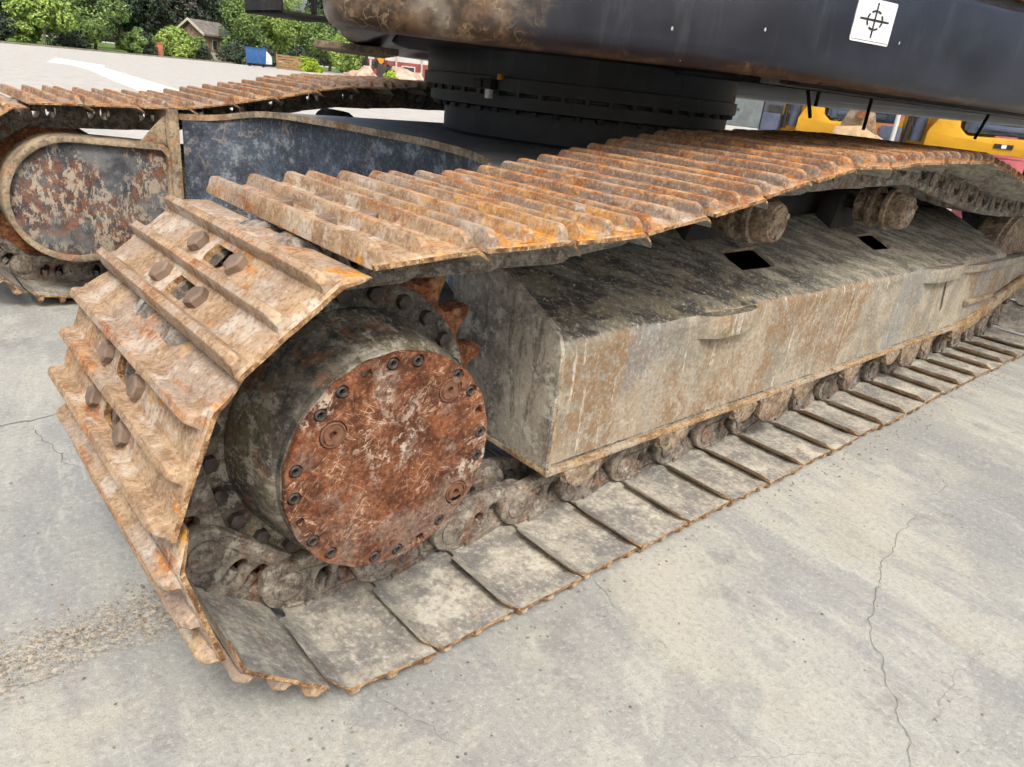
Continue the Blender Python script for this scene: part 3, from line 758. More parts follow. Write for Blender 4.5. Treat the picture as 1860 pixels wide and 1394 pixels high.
# bottom rollers with their end caps
for i in range(8):
    cx = 3.75 + i * 1.83; cz = .93
    mb = MB(); mb.lathe(T(cx, 1.02, cz), (0, 1, 0), [(y * S, r * S) for y, r in [(0, .18), (0, .24), (.04, .27), (.14, .27), (.16, .37), (.34, .37), (.36, .45), (.44, .45), (.46, .34), (.70, .34), (.72, .45), (.80, .45), (.82, .37), (1.0, .37), (1.1, .25)]], 32)
    rl = link_obj('bottom_roller', mb.mesh('bottom_roller', M['roller']), EXC)
    mb = MB(); mb.prism([T(cx + x, .80, z) for x, z in [(-.34, .84), (.34, .84), (.30, .72), (.2, .62), (.08, .57), (-.08, .57), (-.2, .62), (-.30, .72)]], (0, .24 * S, 0))
    for dx in (-.24, .24): mb.tube(T(cx + dx, .88, .66), T(cx + dx, .88, .84), .075 * S, .075 * S, 6)
    link_obj('roller_collar', mb.mesh('roller_collar', M['roller'], True, .006), rl)
for gx in (8.35, 13.9):
    mb = MB(); mb.prism([T(gx + x, .82, z) for x, z in [(-.5, .84), (.55, .84), (.5, .55), (.3, .36), (-.15, .36), (-.4, .5)]], (0, .13 * S, 0)); link_obj('chain_guide', mb.mesh('chain_guide', M['roller'], True, .008), EXC)

# ------------------------------------------------ far track frame and travel motor guard
mb = MB()
mb.prism([T(X0, FY + y, z) for y, z in [(.3, .9), (.3, 2.2), (1.1, 3.05), (2.2, 2.9), (2.3, .9)]], (15 * S, 0, 0))
link_obj('track_frame', mb.mesh('track_frame', M['frame'], True, .01), EXC)
mb = MB(); mb.lathe(T(SPX, FY + 1.3, SPZ), (0, 1, 0), [(0, 1.4 * S), (.3 * S, 1.5 * S), (.45 * S, 1.5 * S)], 40); link_obj('sprocket', mb.mesh('sprocket', M['rust']), EXC)
for cx in (7.5, 12.2):
    mb = MB(); mb.tube(T(cx, FY + 1.1, 3.62), T(cx, FY + 2.1, 3.62), .36 * S); mb.prism([T(cx - .6, FY + 1.0, 2.9), T(cx + .6, FY + 1.0, 2.9), T(cx + .3, FY + 1.0, 3.7), T(cx - .3, FY + 1.0, 3.7)], (0, .2 * S, 0)); link_obj('carrier_roller', mb.mesh('carrier_roller', M['under']), EXC)
for i in range(8):
    mb = MB(); mb.lathe(T(3.75 + i * 1.83, FY + 1.0, .93), (0, 1, 0), [(0, .25 * S), (.14 * S, .37 * S), (1.0 * S, .37 * S), (1.1 * S, .25 * S)], 20); link_obj('bottom_roller', mb.mesh('bottom_roller', M['roller']), EXC)
mb = MB(); mb.lathe(T(IDX, FY + 1.12, IDZ), (0, 1, 0), [(0, .4 * S), (.12 * S, 1.36 * S), (.24 * S, 1.46 * S), (.7 * S, 1.46 * S), (.84 * S, 1.36 * S), (.9 * S, .4 * S)], 40); link_obj('idler', mb.mesh('idler', M['roller']), EXC)
def oval(r, x1, dz):
    c = (.93, 2.0); o = [(c[0] + r * math.cos(R_(a)), c[1] + r * math.sin(R_(a))) for a in range(90, 271, 6)]
    return o + [(x1 - .15, c[1] - r + .12), (x1, c[1] - r + .3), (x1, c[1] + r - dz - .12), (x1 - .1, c[1] + r - dz)]
ring_o, ring_i = oval(1.25, 2.78, .12), oval(1.13, 2.72, .11)
guard = plate_xz('motor_guard', ring_o, [ring_i], FY - .02 + .45, .9, .02, M['dusty'], EXC)
plate_xz('motor_cover', ring_i, [], FY + .14, .06, .004, M['oval'], guard)
mb = MB(); mb.box(T(2.78, FY - .10, .9), T(2.98, FY + .95, 3.86)); mb.prism([T(2.78, FY + .15, 3.10), T(2.25, FY + .15, 3.14), T(2.78, FY + .15, 3.75)], (0, .1 * S, 0))
link_obj('guard_post', mb.mesh('guard_post', M['dusty'], True, .006), EXC)

# ------------------------------------------------ carbody
def cr(pts, n=6):
    o = []
    for i in range(len(pts) - 1):
        p0, p1, p2, p3 = [Vector(pts[max(0, min(len(pts) - 1, i + k))]) for k in (-1, 0, 1, 2)]
        for j in range(n):
            t = j / n; o.append(.5 * ((2 * p1) + (p2 - p0) * t + (2 * p0 - 5 * p1 + 4 * p2 - p3) * t * t + (3 * p1 - p0 - 3 * p2 + p3) * t ** 3))
    return o + [Vector(pts[-1])]
fe = cr([(2.98, 12.62, 3.74), (3.75, 12.5, 3.77), (4.55, 11.75, 3.95), (4.9, 9.6, 4.0), (5.15, 7.9, 4.0), (5.25, 6.4, 4.0), (4.7, 4.4, 4.0), (3.9, 3.4, 3.9), (3.3, 2.9, 3.6)])
mb = MB(); n = len(fe)
v = [T(p.x + .10, p.y, .95 + .9 * math.exp(-((p.y - 7.9) / 3.2) ** 4)) for p in fe] + [T(p.x + .10, p.y, p.z - .06) for p in fe] + [T(p.x + .3, p.y, .95 + .9 * math.exp(-((p.y - 7.9) / 3.2) ** 4)) for p in fe] + [T(p.x + .3, p.y, p.z - .06) for p in fe]
f = []
for i in range(n - 1):
    f += [(i, i + 1, n + i + 1, n + i), (2 * n + i, 3 * n + i, 3 * n + i + 1, 2 * n + i + 1), (i, 2 * n + i, 2 * n + i + 1, i + 1), (n + i, n + i + 1, 3 * n + i + 1, 3 * n + i)]
f += [(0, n, 3 * n, 2 * n), (n - 1, 3 * n - 1, 4 * n - 1, 2 * n - 1)]
mb.add(v, f)
carbody = link_obj('carbody', mb.mesh('carbody', M['blue']), EXC)
def deck_strip(front, back, dz0, dz1):
    m = len(front); v = [T(p.x, p.y, p.z + dz1) for p in front] + [T(p.x, p.y, p.z + dz1) for p in back] + [T(p.x, p.y, p.z + dz0) for p in front] + [T(p.x, p.y, p.z + dz0) for p in back]
    f = []
    for i in range(m - 1):
        f += [(i, i + 1, m + i + 1, m + i), (2 * m + i, 3 * m + i, 3 * m + i + 1, 2 * m + i + 1), (i, 2 * m + i, 2 * m + i + 1, i + 1), (m + i, m + i + 1, 3 * m + i + 1, 3 * m + i)]
    f += [(0, m, 3 * m, 2 * m), (m - 1, 3 * m - 1, 4 * m - 1, 2 * m - 1)]
    return v, f
bkp = [Vector((20.2 - p.x, p.y, p.z)) for p in fe]
v, f = deck_strip(fe, bkp, -.06, .03); mb = MB(); mb.add(v, f); link_obj('deck_plate', mb.mesh('deck_plate', M['deck'], True, 0), carbody)
lip = [Vector((p.x + .05, p.y, p.z)) for p in fe]; lip0 = [Vector((p.x - .015, p.y, p.z)) for p in fe]
v, f = deck_strip(lip0, lip, -.09, .034); mb = MB(); mb.add(v, f); link_obj('deck_edge', mb.mesh('deck_edge', M['dusty'], True, 0), carbody)
mb = MB(); mb.prism([T(x, y, 1.7) for x, y in [(5.6, 5.2), (14.6, 5.2), (14.6, 10.6), (5.6, 10.6)]], (0, 0, 2.2 * S)); link_obj('centre_box', mb.mesh('centre_box', M['under'], True, 0), carbody)
# slewing ring
mb = MB(); CXY = (10.1, 7.87)
mb.lathe(T(*CXY, 4.0), (0, 0, 1), [(z * S, r * S) for z, r in [(0, 3.06), (.04, 3.06), (.06, 2.98), (.08, 2.95), (.60, 2.95), (.62, 3.0), (.62, 3.24), (.64, 3.27), (.86, 3.27), (.87, 3.18), (.92, 3.18), (.93, 3.42), (1.16, 3.42), (1.17, 3.36), (1.60, 3.36), (1.72, 2.9)]], 96)
swing = link_obj('slewing_ring', mb.mesh('slewing_ring', M['swing']), EXC)
for k in range(48):
    a = R_(360 / 48 * k); p = T(CXY[0] + 3.13 * math.cos(a), CXY[1] + 3.13 * math.sin(a), 4.54); mb = MB()
    mb.lathe(p, (0, 0, 1), [(0, .07 * S), (.09 * S, .085 * S)], 6)
    link_obj('ring_bolt', mb.mesh('ring_bolt', M['swing']), swing); mb = MB()
    p2 = T(CXY[0] + 3.31 * math.cos(a + .04), CXY[1] + 3.31 * math.sin(a + .04), 4.84); mb.lathe(p2, (0, 0, 1), [(0, .06 * S), (.10 * S, .07 * S)], 6)
    link_obj('ring_bolt', mb.mesh('ring_bolt', M['swing']), swing)
a = R_(196)
for dx, dz, sz, mt in ((0, 5.02, (.16, .22, .17), 'under'), (.06, 5.02, (.2, .22, .14), 'under'), (.0, 4.86, (.1, .13, .17), 'white'), (.02, 5.16, (.09, .12, .1), 'stripe')):
    mb = MB(); c = T(CXY[0] + 3.5 * math.cos(a), CXY[1] + 3.5 * math.sin(a) + (.25 if dx == .06 else .0) + (-.3 if dz == 5.16 else 0), dz)
    mb.box(c - Vector(sz) * S * .5, c + Vector(sz) * S * .5); link_obj('grease_fitting', mb.mesh('grease_fitting', M[mt], True, .003), swing)

# ------------------------------------------------ upper body
YAW = R_(-14)
plan = [(19, 14), (10.5, 14.5), (7.2, 12), (4.4, 8.2), (2.9, 5.6), (2.1, 4.4), (2.05, 3.7), (2.75, 3.25), (3.6, 2.75), (4.5, 1.9), (5.2, 1.2), (6.2, .62), (8.0, .13), (11, -.62), (16, -1.87), (21, -3.12), (23, 8)]
pc = cr([Vector((x, y, 0)) for x, y in plan + plan[:1]], 8)[:-1]
NP = len(pc)
nrm = []
for i in range(NP):
    t = (pc[(i + 1) % NP] - pc[i - 1]).normalized(); nrm.append(Vector((-t.y, t.x, 0)))       # points inwards for this winding
cen = Vector((12, 6, 0))
if sum((cen - p).dot(q) for p, q in zip(pc, nrm)) < 0: nrm = [-q for q in nrm]
def shell(levels, mats, name, parent, cap=True):
    v = []; f = []; ii = []
    for z, ins in levels:
        for p, q in zip(pc, nrm): v.append(T(p.x + q.x * ins, p.y + q.y * ins, z))
    for j in range(len(levels) - 1):
        for i in range(NP): f.append((j * NP + i, j * NP + (i + 1) % NP, (j + 1) * NP + (i + 1) % NP, (j + 1) * NP + i))
    f += [tuple(range(NP - 1, -1, -1)), tuple(range((len(levels) - 1) * NP, len(levels) * NP))]
    me = mesh_of(name, v, f, mats); smooth_mesh(me, 50); return link_obj(name, me, parent)
upper = shell([(5.66, .95), (5.60, .8), (5.48, .5), (5.44, .30), (5.455, .16), (5.51, .07), (5.60, .02), (5.70, 0), (6.1, 0), (6.60, 0), (6.66, .02), (6.68, .06)], M['upper'], 'upper_body', EXC)
shell([(6.69, .10), (6.80, .10), (6.80, .12)], M['under'], 'body_seam', upper)
shell([(6.805, .03), (6.93, .03), (6.94, .06)], M['stripe'], 'body_stripe', upper)
shell([(6.95, .16), (11.5, .3), (11.8, .6)], M['panel'], 'body_panel', upper)
# revolving frame under the body: plates, beams, pipes and hanging clips
mb = MB()
mb.prism([T(x, y, 5.60) for x, y in [(7.6, 12.0), (4.6, 6.6), (5.4, 3.6), (20, 1.2), (21, 11)]], (0, 0, .14 * S)); link_obj('revolving_frame', mb.mesh('revolving_frame', M['under'], True, .004), upper)
ux, uy = math.cos(YAW), math.sin(YAW)
def beam(x, y, z, l, w, h, mat, nm='frame_beam'):
    mb = MB(); a = Vector((x, y, z)); d = Vector((ux, uy, 0)); e = Vector((-uy, ux, 0))
    mb.prism([T(*(a + d * p + e * q)) for p, q in ((0, 0), (l, 0), (l, w), (0, w))], (0, 0, h * S)); link_obj(nm, mb.mesh(nm, M[mat], True, .004), upper)
beam(8.0, 1.5, 5.46, 14, .25, .07, 'under'); beam(8.5, 2.3, 5.47, 14, .2, .10, 'deck'); beam(9.0, 3.2, 5.52, 14, .3, .1, 'under'); beam(9.0, 4.3, 5.54, 16, .25, .1, 'swing'); beam(8.2, 1.9, 5.47, 12, .08, .07, 'swing', 'pipe')
for x, y, z, l, tx in ((11.0, 3.0, 5.56, .50, .35), (11.45, 3.0, 5.56, .30, .0), (12.8, 2.6, 5.56, .62, 0), (16.4, 1.6, 5.56, .55, -.4)):
    mb = MB(); mb.tube(T(x, y, z), T(x + tx, y, z - l), .035 * S, .035 * S, 8); link_obj('clip', mb.mesh('clip', M['under']), upper)
mb = MB(); mb.prism([T(x, y, 5.30) for x, y in [(5.0, 10.2), (3.9, 8.2), (5.2, 7.6), (7.0, 11.0)]], (0, 0, .12 * S)); link_obj('cab_floor', mb.mesh('cab_floor', M['dusty'], True, .006), upper)
mb = MB(); mb.box(T(2.4, 6.2, 5.62), T(3.4, 7.4, 5.67)); mb.box(T(2.4, 6.2, 5.62), T(2.45, 7.4, 6.1)); mb.box(T(2.9, 6.2, 5.67), T(2.95, 6.3, 6.1)); link_obj('foot_step', mb.mesh('foot_step', M['under'], True, .003), upper)
# balance-point sticker on the side of the body
sx, sz0, sz1 = 7.22, 5.95, 6.42
def side_pt(along, z, off):
    x = 7.22 + along * ux; y = .13 + (8.0 - x) * .25 - off; return T(x, y, z)
# true surface distance at the sticker
def side_y(x):
    for i in range(NP):
        a, b = pc[i], pc[(i + 1) % NP]
        if a.y < 3 and min(a.x, b.x) <= x <= max(a.x, b.x) and abs(a.x - b.x) > 1e-6: return a.y + (b.y - a.y) * (x - a.x) / (b.x - a.x)
def side_pt(along, z, off):
    x = sx + along * ux; y0, y1 = side_y(sx - .4 * ux), side_y(sx + .4 * ux); y = y0 + (y1 - y0) * (along + .4) / .8
    return T(x + uy * off, y - ux * off, z)
def side_poly(pts, off, th, name, mat, parent):
    mb = MB(); e = Vector((-uy, ux, 0)) * (th * S); mb.prism([side_pt(a, z, off) for a, z in pts], e); return link_obj(name, mb.mesh(name, M[mat], False), parent)
st = side_poly(rrect(-.345, sz0, .345, sz1, .02, 3), .013, .012, 'sticker', 'white', upper)
cz_ = (sz0 + sz1) / 2 + .015
side_poly([(-.26, cz_ - .012), (.26, cz_ - .012), (.26, cz_ + .012), (-.26, cz_ + .012)], .016, .002, 'printed_mark', 'ink', st)
side_poly([(-.013, cz_ - .19), (.013, cz_ - .19), (.013, cz_ + .19), (-.013, cz_ + .19)], .018, .002, 'printed_mark', 'ink', st)
for k in range(8):
    a0, a1 = 45 * k + 8, 45 * k + 37; rr = ((.145, .11), (.118, .09))
    pts = [(rr[0][0] * math.cos(R_(a)), cz_ + rr[0][1] * math.sin(R_(a))) for a in frange(a0, a1, 6)] + [(rr[1][0] * math.cos(R_(a)), cz_ + rr[1][1] * math.sin(R_(a))) for a in frange(a1, a0, 6)]
    side_poly(pts, .020, .002, 'printed_mark', 'ink', st)
side_poly([(-.33, sz0 + .022), (.33, sz0 + .022), (.33, sz0 + .027), (-.33, sz0 + .027)], .016, .002, 'printed_mark', 'ink', st)

# ---------------------------------------------------------------- yard details
def chaikin_noise(pts, amp, seed, step=.012):
    o = []
    for (x0, y0), (x1, y1) in zip(pts, pts[1:]):
        n = max(2, int(math.hypot(x1 - x0, y1 - y0) / step))
        for i in range(n):
            t = i / n; x, y = x0 + (x1 - x0) * t, y0 + (y1 - y0) * t
            o.append(Vector((x + amp * noise.noise(Vector((x * 22, y * 22, seed))) + amp * .6 * noise.noise(Vector((x * 80, y * 80, seed + 4))), y + amp * noise.noise(Vector((x * 22, y * 22, seed + 9))) + amp * .6 * noise.noise(Vector((x * 80, y * 80, seed + 7))), 0)))
    return o
CR = [([(1.767, -.294), (1.653, -.309), (1.469, -.319), (1.376, -.346), (1.297, -.349), (1.2, -.386), (1.138, -.404), (1.037, -.434), (.973, -.47), (.951, -.502), (.926, -.521), (.863, -.553), (.804, -.59), (.782, -.618), (.72, -.647), (.64, -.69)], .0042),
      ([(1.21, -.623), (1.1, -.615), (1.014, -.617), (.939, -.623), (.843, -.633), (.804, -.619)], .0022),
      ([(.633, .011), (.616, -.034), (.595, -.084), (.605, -.121)], .0034), ([(.596, -.177), (.599, -.213), (.59, -.243)], .0034),
      ([(.071, .043), (.077, -.02), (.1, -.086), (.115, -.144), (.131, -.182)], .0026), ([(1.378, .013), (1.371, -.069), (1.386, -.16), (1.4, -.261), (1.4, -.319)], .0024),
      ([(-.214, 1.344), (-.194, 1.24), (-.179, 1.093), (-.147, 1.042)], .008), ([(-.9, 1.36), (-.321, 1.373), (-.272, 1.376), (-.196, 1.373), (-.127, 1.388), (-.02, 1.38)], .011),
      ([(.434, -.427), (.504, -.466), (.553, -.5), (.622, -.544), (.659, -.584)], .0018), ([(1.767, -.294), (1.911, -.29), (1.959, -.24), (1.913, -.173)], .004),
      ([(-.424, .356), (-.373, .347), (-.32, .332)], .004), ([(1.76, -.3), (1.95, -.42), (2.2, -.5), (2.5, -.7)], .003), ([(2.38, -.075), (2.33, -.07), (2.30, -.09)], .012), ([(2.0, .0), (2.02, -.1), (1.98, -.2)], .002)]
for k, (pts, w) in enumerate(CR):
    w *= .45; c = chaikin_noise(pts, .012, k * 3.1); n = len(c); v = []
    for i, p in enumerate(c):
        t = (c[min(n - 1, i + 1)] - c[max(0, i - 1)]).normalized(); q = Vector((-t.y, t.x, 0))
        e = min(1, 5 * i / n, 5 * (n - 1 - i) / n)
        ww = w * (.25 + .75 * e) * (.45 + 1.1 * abs(noise.noise(Vector((p.x * 60, p.y * 60, k)))) + .5 * abs(noise.noise(Vector((p.x * 15, p.y * 15, k)))))
        wb = w * (.25 + .75 * e) * (.45 + 1.1 * abs(noise.noise(Vector((p.x * 60, p.y * 60, k + 30)))))
        v += [p + q * ww * .5 + Vector((0, 0, .0015)), p - q * wb * .5 + Vector((0, 0, .0015))]
    f = [(2 * i, 2 * i + 1, 2 * i + 3, 2 * i + 2) for i in range(n - 1)]
    link_obj('crack', mesh_of('crack', v, f, M['crack'], recalc=False), ground)
M['pebble'] = m_plain('pebble_stone', lin(150, 142, 126, .8), .9, .5, 90, .2, 0, 'WORLD', .5)
rg = random.Random(3); mb = MB()
for i in range(800):
    if i >= 560: x = rg.uniform(-.1, 3.4); y = -abs(rg.gauss(0, .035)) - .004
    elif i < 400: x = rg.uniform(-.75, .0); y = .455 + .07 * x + rg.gauss(0, .05)
    else: x = rg.uniform(-1.2, 2.4); y = rg.uniform(-.7, 1.6)
    if 400 <= i < 560 and -.25 < x < 4 and -.03 < y < .64: continue
    r = rg.uniform(.0012, .0042) * (1.3 if rg.random() < .06 else 1); s = [Vector((rg.uniform(.6, 1.3) * r, 0, 0)) for _ in range(6)]
    dirs = [(1, 0, 0), (0, 1, 0), (-1, 0, 0), (0, -1, 0), (0, 0, .8), (0, 0, -.4)]; ph = rg.random() * 6
    vv = [Vector((x, y, r * .3)) + Matrix.Rotation(ph, 3, 'Z') @ (Vector(d) * r * rg.uniform(.7, 1.4)) for d in dirs]
    mb.add(vv, [(0, 1, 4), (1, 2, 4), (2, 3, 4), (3, 0, 4), (1, 0, 5), (2, 1, 5), (3, 2, 5), (0, 3, 5)])
tag(link_obj('gravel', mb.mesh('gravel', M['pebble'], False)), 'small loose stone crumbs scattered over the broken concrete', 'gravel', kind='stuff')
# painted arrow on the far part of the yard
ar = [(4.0, 11), (5.1, 11), (6.35, 20.7), (7.0, 26.7), (7.7, 33.4), (8.5, 36.6), (7.7, 42.0), (5.9, 34.2), (6.5, 33.5), (6.3, 29.5), (5.25, 21.9)]
tag(link_obj('road_arrow', mesh_of('road_arrow', [(x, y, .004) for x, y in ar], [tuple(range(len(ar)))], M['paint'])), kind='structure')
# lawn beyond the yard with its kerb
E0, E1 = Vector((-140, -53, 0)), Vector((260, 283, 0)); ed = (E1 - E0).normalized(); en = Vector((-ed.y, ed.x, 0))
lv = [E0 + en * .35, E1 + en * .35, E1 + en * 400, E0 + en * 400]
tag(link_obj('lawn', mesh_of('lawn', [(p.x, p.y, .11) for p in lv], [(0, 1, 2, 3)], M['grass'])), kind='structure')
mb = MB(); mb.prism([E0, E1, E1 + en * .35, E0 + en * .35], (0, 0, .14)); tag(link_obj('kerb', mb.mesh('kerb', M['kerb'], False)), kind='structure')

# ---------------------------------------------------------------- trees and shrubs beyond the yard
LEAF = {'bright': m_leaf('leaf_bright', lin(94, 120, 56, .95), lin(142, 168, 84, .95), lin(178, 196, 112, .95)),
        'mid': m_leaf('leaf_mid', lin(74, 98, 54, .95), lin(114, 140, 78, .95), lin(152, 174, 106, .95)),
        'dark': m_leaf('leaf_dark', lin(46, 58, 48, .9), lin(70, 84, 68, .9), lin(98, 112, 88, .9)),
        'plum': m_leaf('leaf_plum', lin(52, 46, 44, .85), lin(92, 76, 70, .85), lin(112, 100, 84, .85)),
        'lime': m_leaf('leaf_lime', lin(104, 136, 30, .85), lin(160, 186, 56, .85), lin(190, 208, 90, .85))}
M['bark'] = m_plain('tree_bark', lin(104, 92, 76, .8), .9, .4, 4, .15, 0, 'WORLD', .5)
M['barkpale'] = m_plain('tree_bark_pale', lin(176, 170, 152, .8), .9, .3, 4, .15, 0, 'WORLD', .4)
def leaves(mb, c, rad, n, ls, rg, shell=.55):
    for _ in range(n):
        d = Vector((rg.gauss(0, 1), rg.gauss(0, 1), rg.gauss(0, 1))).normalized() * (shell + (1 - shell) * rg.random() ** .5)
        p = Vector(c) + Vector((d.x * rad[0], d.y * rad[1], d.z * rad[2]))
        nrm = (Vector((d.x, d.y, d.z + .5)) + Vector((rg.gauss(0, .5), rg.gauss(0, .5), rg.gauss(0, .5)))).normalized()
        a = nrm.orthogonal().normalized(); b = nrm.cross(a); t = rg.random() * 6.3; u = a * math.cos(t) + b * math.sin(t); w = nrm.cross(u); l = ls * rg.uniform(.6, 1.4)
        mb.add([p - u * l, p + w * l * .5, p + u * l, p - w * l * .5], [(0, 1, 2, 3)])
def tree(name, x, y, h, w, kind, label, cat='tree', group=None, trunk=.28, seed=0, stems=1, ls=.16, bark='bark', dens=1.0):
    rg = random.Random(seed); t = thing(name, (x, y, 0), label, cat, group)
    base = Vector((x, y, 0)); ch = h * (1 - trunk)
    mb = MB(); cents = []
    ncl = max(9, int(16 * dens))
    for i in range(ncl):
        a = rg.random() * 6.283; zz = rg.random(); rr = w * .5 * (math.sin(math.pi * (.18 + .74 * zz)) ** .8) * rg.uniform(.25, .78)
        cents.append((Vector((x + rr * math.cos(a), y + rr * math.sin(a), h * trunk + ch * (.12 + .78 * zz))), w * rg.uniform(.15, .26)))
    for c, r in cents: leaves(mb, c, (r, r, r * .8), int(210 * dens), ls, rg)
    link_obj('crown', mb.mesh('crown', LEAF[kind], False) if False else mesh_of('crown', mb.v, mb.f, LEAF[kind], recalc=False), t)
    mb = MB()
    for s_ in range(stems):
        b = base + Vector((rg.uniform(-.3, .3), rg.uniform(-.3, .3), 0)) * (stems > 1); top = Vector((x, y, h * .62)) + Vector((rg.uniform(-.1, .1), rg.uniform(-.1, .1), 0)) * w
        r0 = .018 * h + .03; mid = b.lerp(top, .5) + Vector((rg.uniform(-.04, .04), rg.uniform(-.04, .04), 0)) * w
        mb.tube(b, mid, r0, r0 * .75, 8); mb.tube(mid, top, r0 * .75, r0 * .3, 8)
        for c, r in cents[s_::max(1, stems * 2)]:
            p = b.lerp(top, rg.uniform(.45, .85)); mb.tube(p, c, r0 * .35, r0 * .1, 6)
    link_obj('trunk', mb.mesh('trunk', M[bark], True), t); return t
GT = 'trees along the lawn behind the yard'
hedge = [(16.8, 83.5, 1.5, 'dark', 'low dark undergrowth left of the broad mid green tree'), (24.8, 89, 1.9, 'dark', 'dark undergrowth left of the orange gate pillar'), (26.2, 93.5, 2.4, 'mid', 'green undergrowth behind the orange gate pillar'), (33.0, 97.0, 2.4, 'mid', 'green bush at the left corner of the little house'), (38.3, 97.2, 2.4, 'dark', 'dark bush hiding the right wall of the little house'), (42.5, 99.0, 2.6, 'dark', 'dark bush behind the timber stack'), (47.5, 98.5, 2.6, 'dark', 'dark bush right of the timber stack'), (10.2, 79.5, 1.8, 'dark', 'low dark bush at the far left edge')]
tree('shrub', 12.8, 81, 2.1, 2.9, 'bright', 'low yellow green shrub at the left end of the lawn', 'shrub', 'shrubs on the lawn', .05, 1)
tree('young_tree', 14.4, 80.5, 4.3, 5.2, 'bright', 'bright green young tree with two thin pale trunks', 'tree', GT, .34, 2, 2, bark='barkpale', dens=1.2)
tree('leafy_tree', 19.3, 84.5, 7.2, 7.6, 'mid', 'broad mid green tree right of the two trunked young tree', 'tree', GT, .12, 3, 1, dens=1.5)
tree('shrub', 22.9, 85.5, 2.3, 2.6, 'mid', 'small round green shrub right of the broad tree', 'shrub', 'shrubs on the lawn', .05, 4)
tree('hedge_shrub', 29.4, 92.5, 2.7, 5.6, 'bright', 'wide clipped green shrub left of the little house', 'shrub', 'shrubs on the lawn', .05, 5, dens=1.3)
tree('shrub', 32.2, 94.0, 1.5, 4.4, 'dark', 'low dark hedge in front of the little house', 'shrub', 'shrubs on the lawn', .02, 15)
tree('leafy_tree', 39.6, 99.5, 8.2, 6.4, 'mid', 'green tree close to the right wall of the little house', 'tree', GT, .08, 6, dens=1.4)
tree('leafy_tree', 46.5, 104.5, 12.5, 8.8, 'bright', 'tallest bright green tree behind the blue waste container', 'tree', GT, .08, 7, dens=1.9)
tree('leafy_tree', 52.5, 104.0, 8.0, 8.0, 'mid', 'bushy green tree right of the tallest bright tree', 'tree', GT, .06, 8, dens=1.6)
tree('leafy_tree', 52.6, 95.5, 5.6, 5.6, 'bright', 'small bright tree nearest the black body corner', 'tree', GT, .1, 9, dens=1.3)
tree('shrub', 45.2, 92.0, 1.3, 4.6, 'lime', 'low lime green shrub right of the wood pile', 'shrub', 'shrubs on the lawn', .02, 10)
tree('shrub', 39.5, 64.5, 2.6, 3.0, 'dark', 'dark shrub left of the red and white shed', 'shrub', 'shrubs on the lawn', .05, 11)
for i, (x, y, hh, k, lb) in enumerate(hedge): tree('bush', x, y, hh, 4.2, k, lb, 'bush', 'undergrowth along the lawn', .02, 70 + i)
dk = [(4, 108, 13, 'dark', 'dark tree at the far left edge of the wood'), (13, 112, 14, 'dark', 'dark tree behind the low yellow green shrub'), (22, 112, 13, 'dark', 'dark tree behind the broad mid green tree'), (28, 108, 14, 'dark', 'dark tree right of the broad mid green tree'),
      (33.5, 112, 14, 'dark', 'dark tree rising behind the clipped shrub'), (38, 116, 15, 'plum', 'brownish plum tree behind the little house roof'), (44, 116, 14, 'dark', 'dark tree between the house and the tallest bright tree'), (54, 122, 15, 'dark', 'dark tree behind the tallest bright tree'), (62, 118, 14, 'dark', 'dark tree behind the bushy green tree'), (70, 112, 13, 'dark', 'dark tree above the red and white shed'),
      (17.5, 122, 16, 'dark', 'dark tree in the second row behind the young tree'), (31, 122, 17, 'dark', 'dark tree in the second row behind the clipped shrub'), (41, 126, 18, 'dark', 'dark tree in the second row behind the house roof'), (49, 128, 18, 'dark', 'dark tree in the second row left of the tallest bright tree'), (58, 130, 18, 'dark', 'dark tree in the second row behind the bushy green tree')]
for i, (x, y, h, k, lb) in enumerate(dk): tree('tall_tree', x, y, h, 9.5, k, lb, 'tree', 'tall dark trees at the back', .05, 20 + i, ls=.24, dens=1.6)
rb = [(50, 34, 6, 'mid', 'green tree far behind the grey truck'), (54, 27, 6, 'dark', 'dark tree behind the left yellow excavator'), (52, 20, 5, 'mid', 'green tree behind the sandy bucket'), (55, 13, 6, 'dark', 'dark tree behind the right yellow excavator'), (50, 40, 6, 'dark', 'dark tree left of the grey truck')]
for i, (x, y, h, k, lb) in enumerate(rb): tree('roadside_tree', x, y, h, 7, k, lb, 'tree', 'trees behind the parked machines', .05, 40 + i)
tree('bright_plant', 13.3, 21.2, 1.12, .9, 'lime', 'bright lime plant between the two pinkish boulders', 'plant', None, .1, 60, ls=.05, dens=.7)
tree('bright_plant', 11.9, 4.15, .95, .8, 'lime', 'bright green plant beside the white post', 'plant', None, .1, 61, ls=.05, dens=.7)

# ---------------------------------------------------------------- far things
def part(t, name, mb, mat, bevel=.0, smooth=True):
    me = mb.mesh(name, mat, smooth, bevel); o = bpy.data.objects.new(name, me); COL.objects.link(o); o.parent = t; WM[o] = WM[t]; return o
def sub(p, name, mb, mat, bevel=.0):
    me = mb.mesh(name, mat, True, bevel); o = bpy.data.objects.new(name, me); COL.objects.link(o); o.parent = p; return o
M['brick'] = m_plain('house_brick', lin(158, 130, 116, .8), .9, .25, 3)
M['render'] = m_plain('house_render', lin(206, 200, 188, .8), .9, .15, 3)
M['tile'] = m_plain('roof_tile', lin(126, 122, 116, .8), .9, .35, 2)
M['glass'] = m_plain('window_glass', lin(60, 70, 78, .8), .15, .2, 3, .6)
M['binblue'] = m_plain('container_blue', lin(44, 92, 150, .85), .5, .2, 3)
M['binpale'] = m_plain('container_pale', lin(196, 204, 212, .85), .6, .15, 3)
M['timber'] = m_plain('timber', lin(152, 122, 88, .82), .9, .35, 3)
M['redwall'] = m_plain('shed_red', lin(150, 74, 72, .85), .7, .2, 1)
